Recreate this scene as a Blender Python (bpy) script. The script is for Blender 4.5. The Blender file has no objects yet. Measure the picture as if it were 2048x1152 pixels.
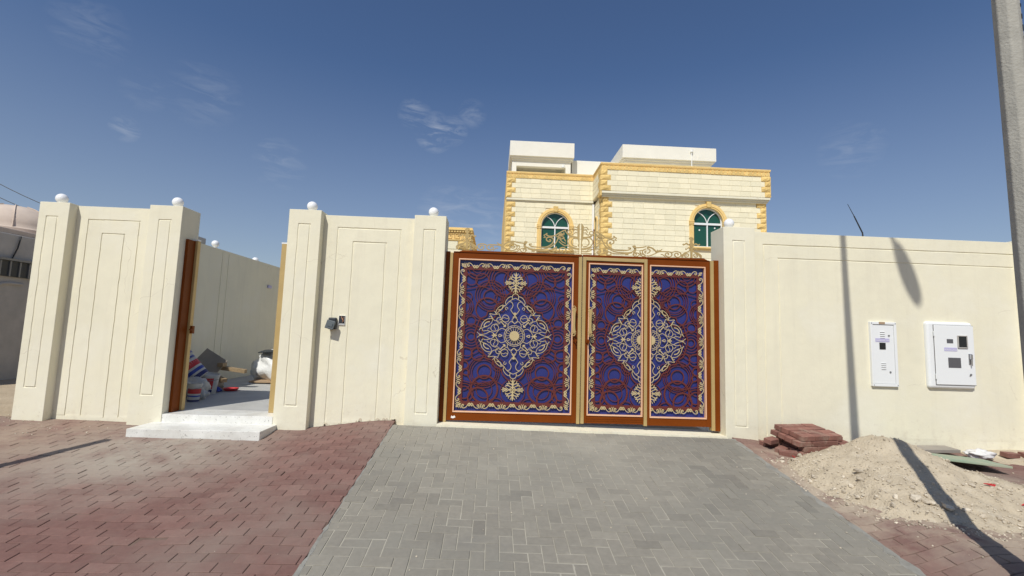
import bpy, math, random
import numpy as np
from mathutils import Matrix, Vector, noise as mnoise

random.seed(11)
R_ = math.radians
scene = bpy.context.scene
C = scene.collection

# ------------------------------------------------------------------ camera, sky, sun, exposure
CAM_H = 1.33
YAW, PITCH, ROLL, FPX = R_(2.183), R_(5.641), R_(1.858), 930.0
_f = Vector((math.sin(YAW)*math.cos(PITCH), math.cos(YAW)*math.cos(PITCH), math.sin(PITCH)))
_r = Vector((math.cos(YAW), -math.sin(YAW), 0)); _u = _r.cross(_f)
cam_r = math.cos(ROLL)*_r + math.sin(ROLL)*_u
cam_u = -math.sin(ROLL)*_r + math.cos(ROLL)*_u
cam_f = _f
cd = bpy.data.cameras.new('camera'); cam = bpy.data.objects.new('camera', cd); C.objects.link(cam)
cd.sensor_width = 36; cd.lens = FPX/2048*36; cd.clip_end = 5000; cd.clip_start = 0.05
cam.matrix_world = Matrix(((cam_r.x, cam_u.x, -cam_f.x, 0), (cam_r.y, cam_u.y, -cam_f.y, 0),
                           (cam_r.z, cam_u.z, -cam_f.z, CAM_H), (0, 0, 0, 1)))
scene.camera = cam

SUN_AZ, SUN_EL = R_(24.0), R_(50.0)          # light travels towards +Y and a little towards +X
world = bpy.data.worlds.new('World'); scene.world = world; world.use_nodes = True
wn, wl = world.node_tree.nodes, world.node_tree.links
bg = wn['Background']
sky = wn.new('ShaderNodeTexSky'); sky.sky_type = 'NISHITA'; sky.sun_disc = False
sky.sun_elevation = SUN_EL; sky.sun_rotation = math.pi + SUN_AZ
sky.altitude = 0; sky.air_density = 1.0; sky.dust_density = .4; sky.ozone_density = 3.0
tc = wn.new('ShaderNodeTexCoord')
# a few thin wisps of cloud, fixed in direction
cl_noise = wn.new('ShaderNodeTexNoise'); cl_noise.inputs['Scale'].default_value = 16; cl_noise.inputs['Detail'].default_value = 9
cl_noise.inputs['Roughness'].default_value = .62; cl_noise.inputs['Distortion'].default_value = .7
cmap = wn.new('ShaderNodeMapping'); cmap.inputs['Scale'].default_value = (1, 1, 3.6)
wl.new(tc.outputs['Generated'], cmap.inputs['Vector']); wl.new(cmap.outputs[0], cl_noise.inputs['Vector'])
def wmath(op, a, b=None, clamp=False):
    n = wn.new('ShaderNodeMath'); n.operation = op; n.use_clamp = clamp
    for i, x in enumerate((a, b)):
        if x is None: continue
        if isinstance(x, (int, float)): n.inputs[i].default_value = x
        else: wl.new(x, n.inputs[i])
    return n.outputs[0]
CLOUDS = [((-.1691, .8894, .4246), .035, .8), ((-.1307, .9077, .3987), .042, 1.1), ((-.096, .9095, .4044), .032, 1.0), ((-.0564, .8978, .4367), .03, .45),
          ((-.5988, .7401, .3059), .022, .8), ((-.6078, .6687, .4283), .05, .16), ((-.6021, .6807, .4172), .04, .12), ((-.4227, .8477, .3206), .024, .6), ((-.4092, .8615, .3007), .05, .25),
          ((-.57, .7339, .3695), .035, .14), ((-.5018, .7739, .3863), .06, .15), ((-.0356, .9705, .2384), .07, .45), ((-.0989, .9632, .25), .07, .4), ((.5923, .7359, .3279), .05, .22), ((.6091, .719, .3347), .03, .3)]
cover = None
for d, rad, amp in CLOUDS:
    d = Vector(d).normalized()
    dist = wn.new('ShaderNodeVectorMath'); dist.operation = 'DISTANCE'; dist.inputs[1].default_value = d
    wl.new(tc.outputs['Generated'], dist.inputs[0])
    m = wmath('SUBTRACT', 1.0, wmath('DIVIDE', dist.outputs['Value'], rad), True)
    m = wmath('MULTIPLY', m, amp)
    cover = m if cover is None else wmath('MAXIMUM', cover, m)
wisp = wmath('MULTIPLY', wmath('SUBTRACT', cl_noise.outputs['Fac'], .44, True), 4.2, True)
cfac = wmath('MULTIPLY', wisp, wmath('POWER', cover, .7), True)
cfac = wmath('MULTIPLY', cfac, .46)
cmix = wn.new('ShaderNodeMixRGB'); cmix.inputs[2].default_value = (6.2, 6.6, 7.3, 1)
hs = wn.new('ShaderNodeHueSaturation'); hs.inputs['Hue'].default_value = .506; hs.inputs['Saturation'].default_value = 1.10; hs.inputs['Value'].default_value = .97
wl.new(sky.outputs[0], hs.inputs['Color'])
sep = wn.new('ShaderNodeSeparateXYZ'); wl.new(tc.outputs['Generated'], sep.inputs[0])
hz = wmath('MULTIPLY', wmath('POWER', wmath('DIVIDE', wmath('SUBTRACT', .50, sep.outputs['Z'], True), .50, True), 1.3), .52)   # pale desert haze low in the sky
hmix = wn.new('ShaderNodeMixRGB'); hmix.inputs[2].default_value = (4.2, 4.4, 4.8, 1)
wl.new(hz, hmix.inputs[0]); wl.new(hs.outputs[0], hmix.inputs[1])
wl.new(cfac, cmix.inputs[0]); wl.new(hmix.outputs[0], cmix.inputs[1]); wl.new(cmix.outputs[0], bg.inputs['Color'])
bg.inputs['Strength'].default_value = .088

sl = bpy.data.lights.new('sun', 'SUN'); sl.energy = 3.65; sl.angle = R_(.53); sl.color = (1, .975, .905)
sun = bpy.data.objects.new('sun', sl); C.objects.link(sun)
sdir = Vector((math.sin(SUN_AZ)*math.cos(SUN_EL), math.cos(SUN_AZ)*math.cos(SUN_EL), -math.sin(SUN_EL)))
sun.rotation_euler = sdir.to_track_quat('-Z', 'Y').to_euler(); sun.location = (-8, -15, 20)
vs = scene.view_settings
vs.view_transform = 'Standard'; vs.look = 'None'; vs.gamma = 1; vs.use_curve_mapping = False; vs.exposure = 0.10

def project(p):
    v = Vector(p) - Vector((0, 0, CAM_H)); z = v.dot(cam_f)
    if z < .05: return None
    return 1024+FPX*v.dot(cam_r)/z, 576-FPX*v.dot(cam_u)/z

# ------------------------------------------------------------------ materials
M = {}
def mat(name, c1, c2=None, scale=6, rough=.6, metal=0., bump=0., bscale=120, spec=.5, tone=None, coat=0., lo=.35, hi=.65, detail=6, bdist=.01):
    m = bpy.data.materials.new(name); m.use_nodes = True; nt = m.node_tree; n, l = nt.nodes, nt.links
    b = n['Principled BSDF']
    b.inputs['Roughness'].default_value = rough; b.inputs['Metallic'].default_value = metal
    b.inputs['Specular IOR Level'].default_value = spec
    b.inputs['Coat Weight'].default_value = coat
    t = n.new('ShaderNodeTexCoord')
    col = None
    if c2 is None:
        b.inputs['Base Color'].default_value = (*c1, 1)
    else:
        ns = n.new('ShaderNodeTexNoise'); ns.inputs['Scale'].default_value = scale; ns.inputs['Detail'].default_value = detail
        ns.inputs['Roughness'].default_value = .6
        l.new(t.outputs['Object'], ns.inputs['Vector'])
        mr = n.new('ShaderNodeMapRange'); mr.inputs['From Min'].default_value = lo; mr.inputs['From Max'].default_value = hi
        l.new(ns.outputs['Fac'], mr.inputs['Value'])
        mx = n.new('ShaderNodeMixRGB'); mx.inputs[1].default_value = (*c1, 1); mx.inputs[2].default_value = (*c2, 1)
        l.new(mr.outputs[0], mx.inputs[0]); col = mx.outputs[0]
    if tone is not None:                       # per-piece tone written on the mesh
        at = n.new('ShaderNodeAttribute'); at.attribute_name = 'tone'
        m2 = n.new('ShaderNodeMixRGB'); m2.inputs[1].default_value = (*tone[0], 1); m2.inputs[2].default_value = (*tone[1], 1)
        l.new(at.outputs['Fac'], m2.inputs[0])
        if col is not None:
            m3 = n.new('ShaderNodeMixRGB'); m3.blend_type = 'MULTIPLY'; m3.inputs[0].default_value = 1
            l.new(col, m3.inputs[1]); l.new(m2.outputs[0], m3.inputs[2]); col = m3.outputs[0]
        else: col = m2.outputs[0]
    if col is not None: l.new(col, b.inputs['Base Color'])
    if bump:
        nb = n.new('ShaderNodeTexNoise'); nb.inputs['Scale'].default_value = bscale; nb.inputs['Detail'].default_value = 5
        l.new(t.outputs['Object'], nb.inputs['Vector'])
        bp = n.new('ShaderNodeBump'); bp.inputs['Strength'].default_value = bump; bp.inputs['Distance'].default_value = bdist
        l.new(nb.outputs['Fac'], bp.inputs['Height']); l.new(bp.outputs[0], b.inputs['Normal'])
    M[name] = m; m['col'] = 0
    return m
def overlay(m, color, mscale, lo, hi, amount=1., zmask=None, dist=None, stretch=(1, 1, 1)):
    """a stain layer: noise patches of another colour, optionally only near a height or a place"""
    n, l = m.node_tree.nodes, m.node_tree.links; b = n['Principled BSDF']
    t = n.new('ShaderNodeTexCoord'); mp = n.new('ShaderNodeMapping'); mp.inputs['Scale'].default_value = stretch
    l.new(t.outputs['Object'], mp.inputs['Vector'])
    ns = n.new('ShaderNodeTexNoise'); ns.inputs['Scale'].default_value = mscale; ns.inputs['Detail'].default_value = 7; ns.inputs['Roughness'].default_value = .65
    l.new(mp.outputs[0], ns.inputs['Vector'])
    mr = n.new('ShaderNodeMapRange'); mr.inputs['From Min'].default_value = lo; mr.inputs['From Max'].default_value = hi; mr.inputs['To Max'].default_value = amount
    l.new(ns.outputs['Fac'], mr.inputs['Value']); fac = mr.outputs[0]
    def mul(a, bb):
        k = n.new('ShaderNodeMath'); k.operation = 'MULTIPLY'; l.new(a, k.inputs[0]); l.new(bb, k.inputs[1]); return k.outputs[0]
    if zmask:
        sp = n.new('ShaderNodeSeparateXYZ'); l.new(t.outputs['Object'], sp.inputs[0])
        z = n.new('ShaderNodeMapRange'); z.inputs['From Min'].default_value = zmask[1]; z.inputs['From Max'].default_value = zmask[0]
        l.new(sp.outputs['Z'], z.inputs['Value']); fac = mul(fac, z.outputs[0])
    if dist:
        vm = n.new('ShaderNodeVectorMath'); vm.operation = 'DISTANCE'; vm.inputs[1].default_value = dist[0]; l.new(t.outputs['Object'], vm.inputs[0])
        z = n.new('ShaderNodeMapRange'); z.inputs['From Min'].default_value = dist[2]; z.inputs['From Max'].default_value = dist[1]
        l.new(vm.outputs['Value'], z.inputs['Value']); fac = mul(fac, z.outputs[0])
    mx = n.new('ShaderNodeMixRGB'); mx.inputs[2].default_value = (*color, 1)
    ins = b.inputs['Base Color']
    if ins.is_linked: l.new(ins.links[0].from_socket, mx.inputs[1])
    else: mx.inputs[1].default_value = ins.default_value
    l.new(fac, mx.inputs[0]); l.new(mx.outputs[0], ins)

CREAM1, CREAM2 = (.80, .75, .575), (.75, .705, .545)
mat('cream_render', CREAM1, CREAM2, scale=2.2, rough=.85, bump=.35, bscale=90, spec=.2, bdist=.004)
overlay(M['cream_render'], (.55, .47, .35), 9, .52, .7, .55, zmask=(.05, .38))
overlay(M['cream_render'], (.62, .57, .45), 1.3, .5, .8, .35, stretch=(6, 6, .5))
overlay(M['cream_render'], (.84, .80, .66), 1.1, .5, .66, .5)
overlay(M['cream_render'], (.52, .47, .36), 5, .58, .8, .35, stretch=(3.5, 3.5, .22), zmask=(2.85, 2.2))
overlay(M['cream_render'], (.48, .40, .29), 16, .60, .7, .5, zmask=(.0, .6))
def second_bump(m, scale, dist, strength):
    n, l = m.node_tree.nodes, m.node_tree.links; b = n['Principled BSDF']
    t = n.new('ShaderNodeTexCoord'); nb_ = n.new('ShaderNodeTexNoise'); nb_.inputs['Scale'].default_value = scale; nb_.inputs['Detail'].default_value = 3
    l.new(t.outputs['Object'], nb_.inputs['Vector']); bp = n.new('ShaderNodeBump'); bp.inputs['Strength'].default_value = strength; bp.inputs['Distance'].default_value = dist
    l.new(nb_.outputs['Fac'], bp.inputs['Height']); l.new(b.inputs['Normal'].links[0].from_socket, bp.inputs['Normal']); l.new(bp.outputs[0], b.inputs['Normal'])
def hairlines(m, color, scale, width, amount):
    n, l = m.node_tree.nodes, m.node_tree.links; b = n['Principled BSDF']; t = n.new('ShaderNodeTexCoord')
    ns = n.new('ShaderNodeTexNoise'); ns.inputs['Scale'].default_value = 2.2; ns.inputs['Detail'].default_value = 4; l.new(t.outputs['Object'], ns.inputs['Vector'])
    av = n.new('ShaderNodeVectorMath'); av.operation = 'MULTIPLY_ADD'; av.inputs[1].default_value = (.5, .5, .5); l.new(ns.outputs['Color'], av.inputs[0]); l.new(t.outputs['Object'], av.inputs[2])
    vo = n.new('ShaderNodeTexVoronoi'); vo.feature = 'DISTANCE_TO_EDGE'; vo.inputs['Scale'].default_value = scale; l.new(av.outputs[0], vo.inputs['Vector'])
    mr = n.new('ShaderNodeMapRange'); mr.inputs['From Min'].default_value = width; mr.inputs['From Max'].default_value = 0; mr.inputs['To Max'].default_value = amount; l.new(vo.outputs['Distance'], mr.inputs['Value'])
    n2 = n.new('ShaderNodeTexNoise'); n2.inputs['Scale'].default_value = 1.4; l.new(t.outputs['Object'], n2.inputs['Vector'])
    m2 = n.new('ShaderNodeMapRange'); m2.inputs['From Min'].default_value = .54; m2.inputs['From Max'].default_value = .62; l.new(n2.outputs['Fac'], m2.inputs['Value'])
    k = n.new('ShaderNodeMath'); k.operation = 'MULTIPLY'; l.new(mr.outputs[0], k.inputs[0]); l.new(m2.outputs[0], k.inputs[1])
    mx = n.new('ShaderNodeMixRGB'); mx.inputs[2].default_value = (*color, 1); l.new(b.inputs['Base Color'].links[0].from_socket, mx.inputs[1]); l.new(k.outputs[0], mx.inputs[0]); l.new(mx.outputs[0], b.inputs['Base Color'])
hairlines(M['cream_render'], (.50, .44, .33), .9, .004, .55)
second_bump(M['cream_render'], 7, .012, .35)
mat('groove_render', (.62, .55, .41), (.55, .48, .36), scale=12, rough=.9)
mat('terrazzo', (.80, .79, .74), (.70, .69, .64), scale=5, rough=.35, spec=.4)
overlay(M['terrazzo'], (.30, .29, .27), 42, .60, .65, .9)
overlay(M['terrazzo'], (.52, .49, .43), 3.5, .45, .7, .6)
mat('tile_floor', (.50, .49, .455), (.42, .41, .385), scale=3, rough=.55)
mat('brown_paint', (.185, .043, .004), (.165, .036, .003), scale=3, rough=.42, spec=.13, bump=.03, bscale=40)
mat('brown_lattice', (.125, .026, .022), None, rough=.42, spec=.4)
mat('gold_paint', (.53, .38, .16), (.48, .34, .14), scale=5, rough=.42, metal=.25, spec=.5)
mat('pale_gold', (.60, .475, .255), (.53, .415, .215), scale=9, rough=.45, metal=.15)
mat('bead_paint', (.78, .47, .29), None, rough=.4)
mat('blue_sheet', (.026, .034, .185), (.022, .029, .155), scale=2, rough=.28, spec=.45)
mat('white_globe', (.84, .84, .85), None, rough=.25, spec=.5)
mat('white_paint', (.80, .775, .69), (.76, .735, .65), scale=2, rough=.7, bump=.1, bscale=60)
mat('white_metal', (.80, .81, .80), None, rough=.38)
mat('dark_glass', (.012, .014, .016), None, rough=.08)
mat('grey_glass', (.10, .10, .11), None, rough=.12)
mat('lilac_sticker', (.50, .47, .66), None, rough=.5)
mat('chrome', (.6, .6, .62), None, rough=.25, metal=1)
mat('dark_slot', (.16, .15, .15), None, rough=.8)
mat('black_plastic', (.03, .035, .04), None, rough=.45)
mat('grey_plastic', (.085, .10, .105), None, rough=.5)
mat('copper_wire', (.45, .22, .12), None, rough=.4)
mat('stone_cream', (.88, .81, .595), (.83, .76, .55), scale=14, rough=.9, bump=.25, bscale=30, tone=((.93, .93, .92), (1.04, 1.03, 1.02)), bdist=.01)
mat('mortar', (.78, .70, .51), None, rough=.95)
mat('stone_yellow', (.84, .60, .235), (.74, .51, .18), scale=10, rough=.9, bump=.7, bscale=22, tone=((.88, .88, .88), (1.06, 1.06, 1.06)), bdist=.03)
mat('yellow_trim', (.84, .60, .245), (.78, .545, .205), scale=6, rough=.85, bump=.2, bscale=60)
mat('green_glass', (.012, .075, .045), None, rough=.07, spec=.6)
mat('white_upvc', (.82, .82, .81), None, rough=.4)
mat('grey_paver', (.93, .93, .93), (1.05, 1.05, 1.05), scale=22, rough=.9, bump=.5, bscale=160, tone=((.184, .169, .143), (.303, .277, .228)), spec=.25, bdist=.004)
overlay(M['grey_paver'], (.33, .315, .265), 1.1, .5, .78, .45)
overlay(M['grey_paver'], (.40, .375, .31), 1.6, .2, .6, .62, dist=((.6, 5.9, 0), .5, 2.2))
overlay(M['grey_paver'], (.15, .142, .14), 1.9, .56, .76, .35)
overlay(M['grey_paver'], (.17, .165, .145), .55, .45, .7, .5)
mat('red_paver', (.92, .92, .92), (1.06, 1.06, 1.06), scale=22, rough=.9, bump=.5, bscale=160, tone=((.17, .090, .076), (.235, .132, .110)), spec=.25, bdist=.004)
overlay(M['red_paver'], (.255, .20, .165), 1.0, .42, .68, .65)
overlay(M['red_paver'], (.39, .345, .28), 2.2, .25, .55, .8, dist=((-3.6, 5.15, 0), .35, 1.5))
overlay(M['red_paver'], (.36, .28, .21), 2.2, .3, .6, .75, dist=((-5.4, 5.4, 0), .3, 1.6))
overlay(M['red_paver'], (.09, .045, .038), 1.7, .64, .76, .5)
overlay(M['red_paver'], (.50, .43, .32), 3, .35, .6, .7, dist=((4.2, 4.6, 0), 1.0, 1.75))
mat('loose_red_paver', (.27, .125, .095), (.21, .095, .072), scale=9, rough=.9, bump=.5, bscale=120, tone=((.85, .85, .85), (1.12, 1.1, 1.08)), bdist=.004)
overlay(M['loose_red_paver'], (.45, .37, .28), 6, .5, .7, .45)
mat('bed_sand_grey', (.43, .40, .325), (.36, .335, .275), scale=6, rough=1, spec=.1)
mat('bed_sand_red', (.24, .17, .135), (.15, .10, .08), scale=3, rough=1, spec=.1)
mat('mortar_grey', (.30, .29, .255), (.215, .205, .18), scale=8, rough=.95, bump=.6, bscale=50)
mat('sand_ground', (.47, .38, .27), (.39, .31, .215), scale=3, rough=1, bump=.6, bscale=25, spec=.1, bdist=.03)
mat('heap_sand', (.555, .47, .345), (.46, .385, .28), scale=5, rough=1, bump=.9, bscale=55, spec=.1, bdist=.02)
overlay(M['heap_sand'], (.58, .52, .42), 14, .55, .72, .6)
mat('stone_pale', (.60, .53, .42), (.50, .43, .33), scale=9, rough=.95, bump=.6, bscale=60, tone=((.72, .70, .68), (1.22, 1.22, 1.22)))
mat('red_litter', (.50, .03, .03), None, rough=.5)
mat('green_board', (.26, .34, .24), (.36, .36, .26), scale=4, rough=.85, bump=.2, bscale=40)
mat('rag_white', (.72, .70, .68), (.58, .56, .54), scale=14, rough=.9)
mat('concrete', (.40, .385, .34), (.31, .30, .265), scale=7, rough=.95, bump=.5, bscale=70, lo=.3, hi=.7)
overlay(M['concrete'], (.52, .50, .44), 5, .55, .72, .7)
mat('steel_grey', (.25, .25, .25), None, rough=.5, metal=.6)
mat('lamp_grey', (.35, .35, .36), None, rough=.5)
mat('grey_wall', (.50, .47, .43), (.40, .38, .35), scale=2.5, rough=.95, bump=.3, bscale=40)
mat('dome_plaster', (.62, .51, .42), (.55, .45, .37), scale=4, rough=.95, bump=.2, bscale=30)
mat('wire_black', (.02, .02, .02), None, rough=.6)
mat('plank_wood', (.36, .26, .15), (.27, .19, .10), scale=8, rough=.85, bump=.3, bscale=60)
mat('board_brown', (.40, .28, .17), (.33, .22, .13), scale=4, rough=.85)
mat('cement_board', (.34, .30, .25), (.28, .25, .21), scale=4, rough=.9)
mat('pail_white', (.58, .57, .54), (.46, .45, .42), scale=9, rough=.4)
mat('print_blue', (.03, .06, .33), None, rough=.4)
mat('print_red', (.50, .035, .035), None, rough=.4)
mat('print_navy', (.02, .025, .12), None, rough=.4)
mat('sack_white', (.80, .80, .78), (.66, .66, .64), scale=5, rough=.35, bump=.5, bscale=9, bdist=.05)
mat('paper_white', (.78, .77, .74), None, rough=.8)

# ------------------------------------------------------------------ helpers
class MB:
    def __init__(s): s.v = []; s.f = []; s.t = []; s.tone = .5
    def add(s, vs_, fs):
        o = len(s.v); s.v += [tuple(p) for p in vs_]; s.f += [tuple(i+o for i in f) for f in fs]; s.t += [s.tone]*len(fs)
    def box(s, x0, x1, y0, y1, z0, z1, T=None):
        v = [(x, y, z) for z in (z0, z1) for y in (y0, y1) for x in (x0, x1)]
        if T: v = [T @ Vector(p) for p in v]
        s.add(v, [(0, 2, 3, 1), (4, 5, 7, 6), (0, 1, 5, 4), (2, 6, 7, 3), (1, 3, 7, 5), (0, 4, 6, 2)])
    def prism(s, poly, y0, y1, T=None):            # poly counter-clockwise in (x, z), front face at y0
        n = len(poly); v = [(x, y0, z) for x, z in poly]+[(x, y1, z) for x, z in poly]
        if T: v = [T @ Vector(p) for p in v]
        s.add(v, [tuple(range(n)), tuple(range(2*n-1, n-1, -1))]+[(i, i+n, (i+1) % n+n, (i+1) % n) for i in range(n)])
    def ribbon(s, pts, w, y0, y1, closed=False, taper=None):
        P = [np.array(p, float) for p in pts]; Q = [P[0]]
        for p in P[1:]:
            if np.hypot(*(p-Q[-1])) > 1e-5: Q.append(p)
        if closed and np.hypot(*(Q[0]-Q[-1])) < 1e-5: Q.pop()
        n = len(Q)
        if n < 2: return
        L, Rr = [], []
        for i in range(n):
            a = Q[(i-1) % n] if (closed or i > 0) else Q[i]; b = Q[(i+1) % n] if (closed or i < n-1) else Q[i]
            d = b-a; d = d/(np.hypot(*d)+1e-9); nn = np.array([-d[1], d[0]])
            ww = w if taper is None else w*taper(i/(n-1))
            L.append(Q[i]+nn*ww/2); Rr.append(Q[i]-nn*ww/2)
        o = [(p[0], y0, p[1]) for p in L]+[(p[0], y0, p[1]) for p in Rr]+[(p[0], y1, p[1]) for p in L]+[(p[0], y1, p[1]) for p in Rr]
        f = []
        for i in range(n if closed else n-1):
            j = (i+1) % n
            f += [(i, n+i, n+j, j), (2*n+i, i, j, 2*n+j), (n+i, 3*n+i, 3*n+j, n+j)]
        if not closed: f += [(0, 2*n, 3*n, n), (n-1, 2*n-1, 4*n-1, 3*n-1)]
        s.add(o, f)
    def tube(s, pts, r, n=8, caps=True):
        P = [Vector(p) for p in pts]; rs = r if isinstance(r, (list, tuple)) else [r]*len(P)
        v = []; f = []
        for i, p in enumerate(P):
            d = (P[min(i+1, len(P)-1)]-P[max(i-1, 0)]).normalized()
            a = d.cross(Vector((0, 0, 1)) if abs(d.z) < .95 else Vector((1, 0, 0))).normalized(); b = a.cross(d)
            for k in range(n):
                t = 2*math.pi*k/n; v.append(p+rs[i]*(math.cos(t)*a+math.sin(t)*b))
        for i in range(len(P)-1):
            for k in range(n): f.append((i*n+k, i*n+(k+1) % n, (i+1)*n+(k+1) % n, (i+1)*n+k))
        if caps: f += [tuple(range(n-1, -1, -1)), tuple(range((len(P)-1)*n, len(P)*n))]
        s.add(v, f)
    def lathe(s, prof, n=24, T=None):              # prof: (r, z) from bottom to top
        v = []; f = []
        for r, z in prof:
            for k in range(n):
                t = 2*math.pi*k/n; p = Vector((r*math.cos(t), r*math.sin(t), z)); v.append(T @ p if T else p)
        for i in range(len(prof)-1):
            for k in range(n): f.append((i*n+k, i*n+(k+1) % n, (i+1)*n+(k+1) % n, (i+1)*n+k))
        f += [tuple(range(n-1, -1, -1)), tuple(range((len(prof)-1)*n, len(prof)*n))]
        s.add(v, f)
    def build(s, name, m, parent=None, smooth=None, bevel=0., kind=None, label=None, tones=False, seg=2):
        me = bpy.data.meshes.new(name); me.from_pydata([tuple(p) for p in s.v], [], s.f); me.update()
        me.materials.append(M[m] if isinstance(m, str) else m)
        if tones:
            a = me.attributes.new('tone', 'FLOAT', 'FACE'); a.data.foreach_set('value', s.t)
        if smooth is not None:
            me.polygons.foreach_set('use_smooth', [True]*len(me.polygons))
            if smooth > 0: me.set_sharp_from_angle(angle=R_(smooth))
        o = bpy.data.objects.new(name, me); C.objects.link(o)
        if parent: link(o, parent)
        if bevel:
            b = o.modifiers.new('bevel', 'BEVEL'); b.width = bevel; b.segments = seg; b.limit_method = 'ANGLE'; b.angle_limit = R_(40)
        if kind: o['kind'] = kind
        if label: o['label'] = label
        return o
def wloc(o):
    p = Vector((0, 0, 0))
    while o: p += Vector(o.get('wl', (0, 0, 0))); o = o.parent
    return p
def link(o, parent):
    o.parent = parent; w = wloc(parent); o.matrix_parent_inverse = Matrix.Translation(-w); o['wl'] = list(-w)
def thing(name, label, cat, loc=(0, 0, 0), group=None, rz=0):
    o = bpy.data.objects.new(name, None); C.objects.link(o); o.location = loc; o['wl'] = list(loc); o.rotation_euler = (0, 0, rz)
    o.empty_display_size = .1
    o['label'] = label; o['category'] = cat
    if group: o['group'] = group
    return o
def tag(o, label, cat, group=None):
    o['label'] = label; o['category'] = cat
    if group: o['group'] = group
    return o
def smooth_pts(pts, n=6):                          # Catmull-Rom through 2-D points
    P = [np.array(p, float) for p in pts]; P = [2*P[0]-P[1]]+P+[2*P[-1]-P[-2]]; out = []
    for i in range(1, len(P)-2):
        for k in range(n):
            t = k/n
            out.append(.5*((2*P[i])+(-P[i-1]+P[i+1])*t+(2*P[i-1]-5*P[i]+4*P[i+1]-P[i+2])*t*t+(-P[i-1]+3*P[i]-3*P[i+1]+P[i+2])*t**3))
    out.append(P[-2]); return [tuple(p) for p in out]
def circle(cx, cz, r, n=28, rz=None, a0=0, a1=360):
    rz = r if rz is None else rz; full = abs(a1-a0) >= 360
    k = n if full else n+1
    return [(cx+r*math.cos(R_(a0+(a1-a0)*i/n)), cz+rz*math.sin(R_(a0+(a1-a0)*i/n))) for i in range(k)]
def runs(pts, box, closed=False):                  # the pieces of a polyline that lie inside a rectangle
    x0, x1, z0, z1 = box; P = list(pts)+([pts[0]] if closed else [])
    D = []
    for a, b in zip(P, P[1:]):
        k = max(1, int(math.hypot(b[0]-a[0], b[1]-a[1])/.012))
        D += [(a[0]+(b[0]-a[0])*i/k, a[1]+(b[1]-a[1])*i/k) for i in range(k)]
    D.append(P[-1])
    ins = [x0 <= p[0] <= x1 and z0 <= p[1] <= z1 for p in D]
    if all(ins): return [(list(pts), closed)]
    out = []; cur = []
    for p, q in zip(D, ins):
        if q: cur.append(p)
        elif cur: out.append((cur, False)); cur = []
    if cur: out.append((cur, False))
    return [r for r in out if len(r[0]) > 1]

def sstep(a, b, x):
    t = min(1, max(0, (x-a)/(b-a))); return t*t*(3-2*t)
def interp(x, xs, ys): return float(np.interp(x, xs, ys))
DX0, DX1 = -1.185, 3.10
def gz(x, y):                                      # height of the paving in front of the wall
    yy = y if y > 2.2 else 2.2+(y-2.2)*.35
    yy = yy if yy > 1.0 else 1.0
    zl = interp(x, [-6, -4.4, -2.3, -1.1], [.11, .072, .06, .1])+.10*(yy-6)
    zd = .165-.0166*(x+.64)+.14*(yy-6)
    zr = interp(x, [3.1, 3.6, 6.6], [.08, .04, -.05])+.06*(yy-6)
    t = sstep(-2.4, -1.2, x); z = zl*(1-t)+zd*t
    t = sstep(3.1, 3.7, x); return z*(1-t)+zr*t+.007*mnoise.noise(Vector((x*1.7, y*1.7, .4)))+.003*mnoise.noise(Vector((x*5, y*5, 2.4)))

# ------------------------------------------------------------------ ground
def grid(xs, ys, zf):
    mb = MB(); nx = len(xs)
    v = [(x, y, zf(x, y)) for y in ys for x in xs]
    f = [(j*nx+i, j*nx+i+1, (j+1)*nx+i+1, (j+1)*nx+i) for j in range(len(ys)-1) for i in range(nx-1)]
    mb.add(v, f); return mb
def lin(a, b, n): return [a+(b-a)*i/n for i in range(n+1)]
far = [-1500, -400, -120, -50, -25, -14]
xs = far+lin(-10, 10, 40)+[14, 25, 50, 120, 400, 1500]
ys = [-1500, -400, -120, -50, -20, -8, -2]+lin(0, 7, 28)+[8, 10, 13, 18, 25, 50, 120, 400, 1500]
def zg(x, y):
    base = gz(max(-9, min(9, x)), max(0, min(y, 6.3)))-.055
    if x < -6.0 and y > 5.7: base += .035+.02*math.sin(x*3)*math.cos(y*2.3)
    return base if abs(y) < 60 else -.3
o = grid(xs, ys, zg).build('ground', 'sand_ground', smooth=0, kind='structure')
def bed(name, m, x0, x1, y0, y1, dz):
    o = grid(lin(x0, x1, max(2, int((x1-x0)/.15))), lin(y0, y1, int((y1-y0)/.15)), lambda x, y: gz(x, y)-dz).build(name, m, kind='structure')
    return o
driveway = bed('driveway', 'bed_sand_grey', DX0, DX1, 1.2, 5.96, .0045)
pavement_red = bed('pavement', 'bed_sand_red', -9.5, DX0-.012, 1.2, 6.12, .0068)
pavement_red2 = bed('pavement', 'bed_sand_red', DX1+.012, 8.4, 1.2, 6.12, .0085)
tag_struct = None

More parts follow.
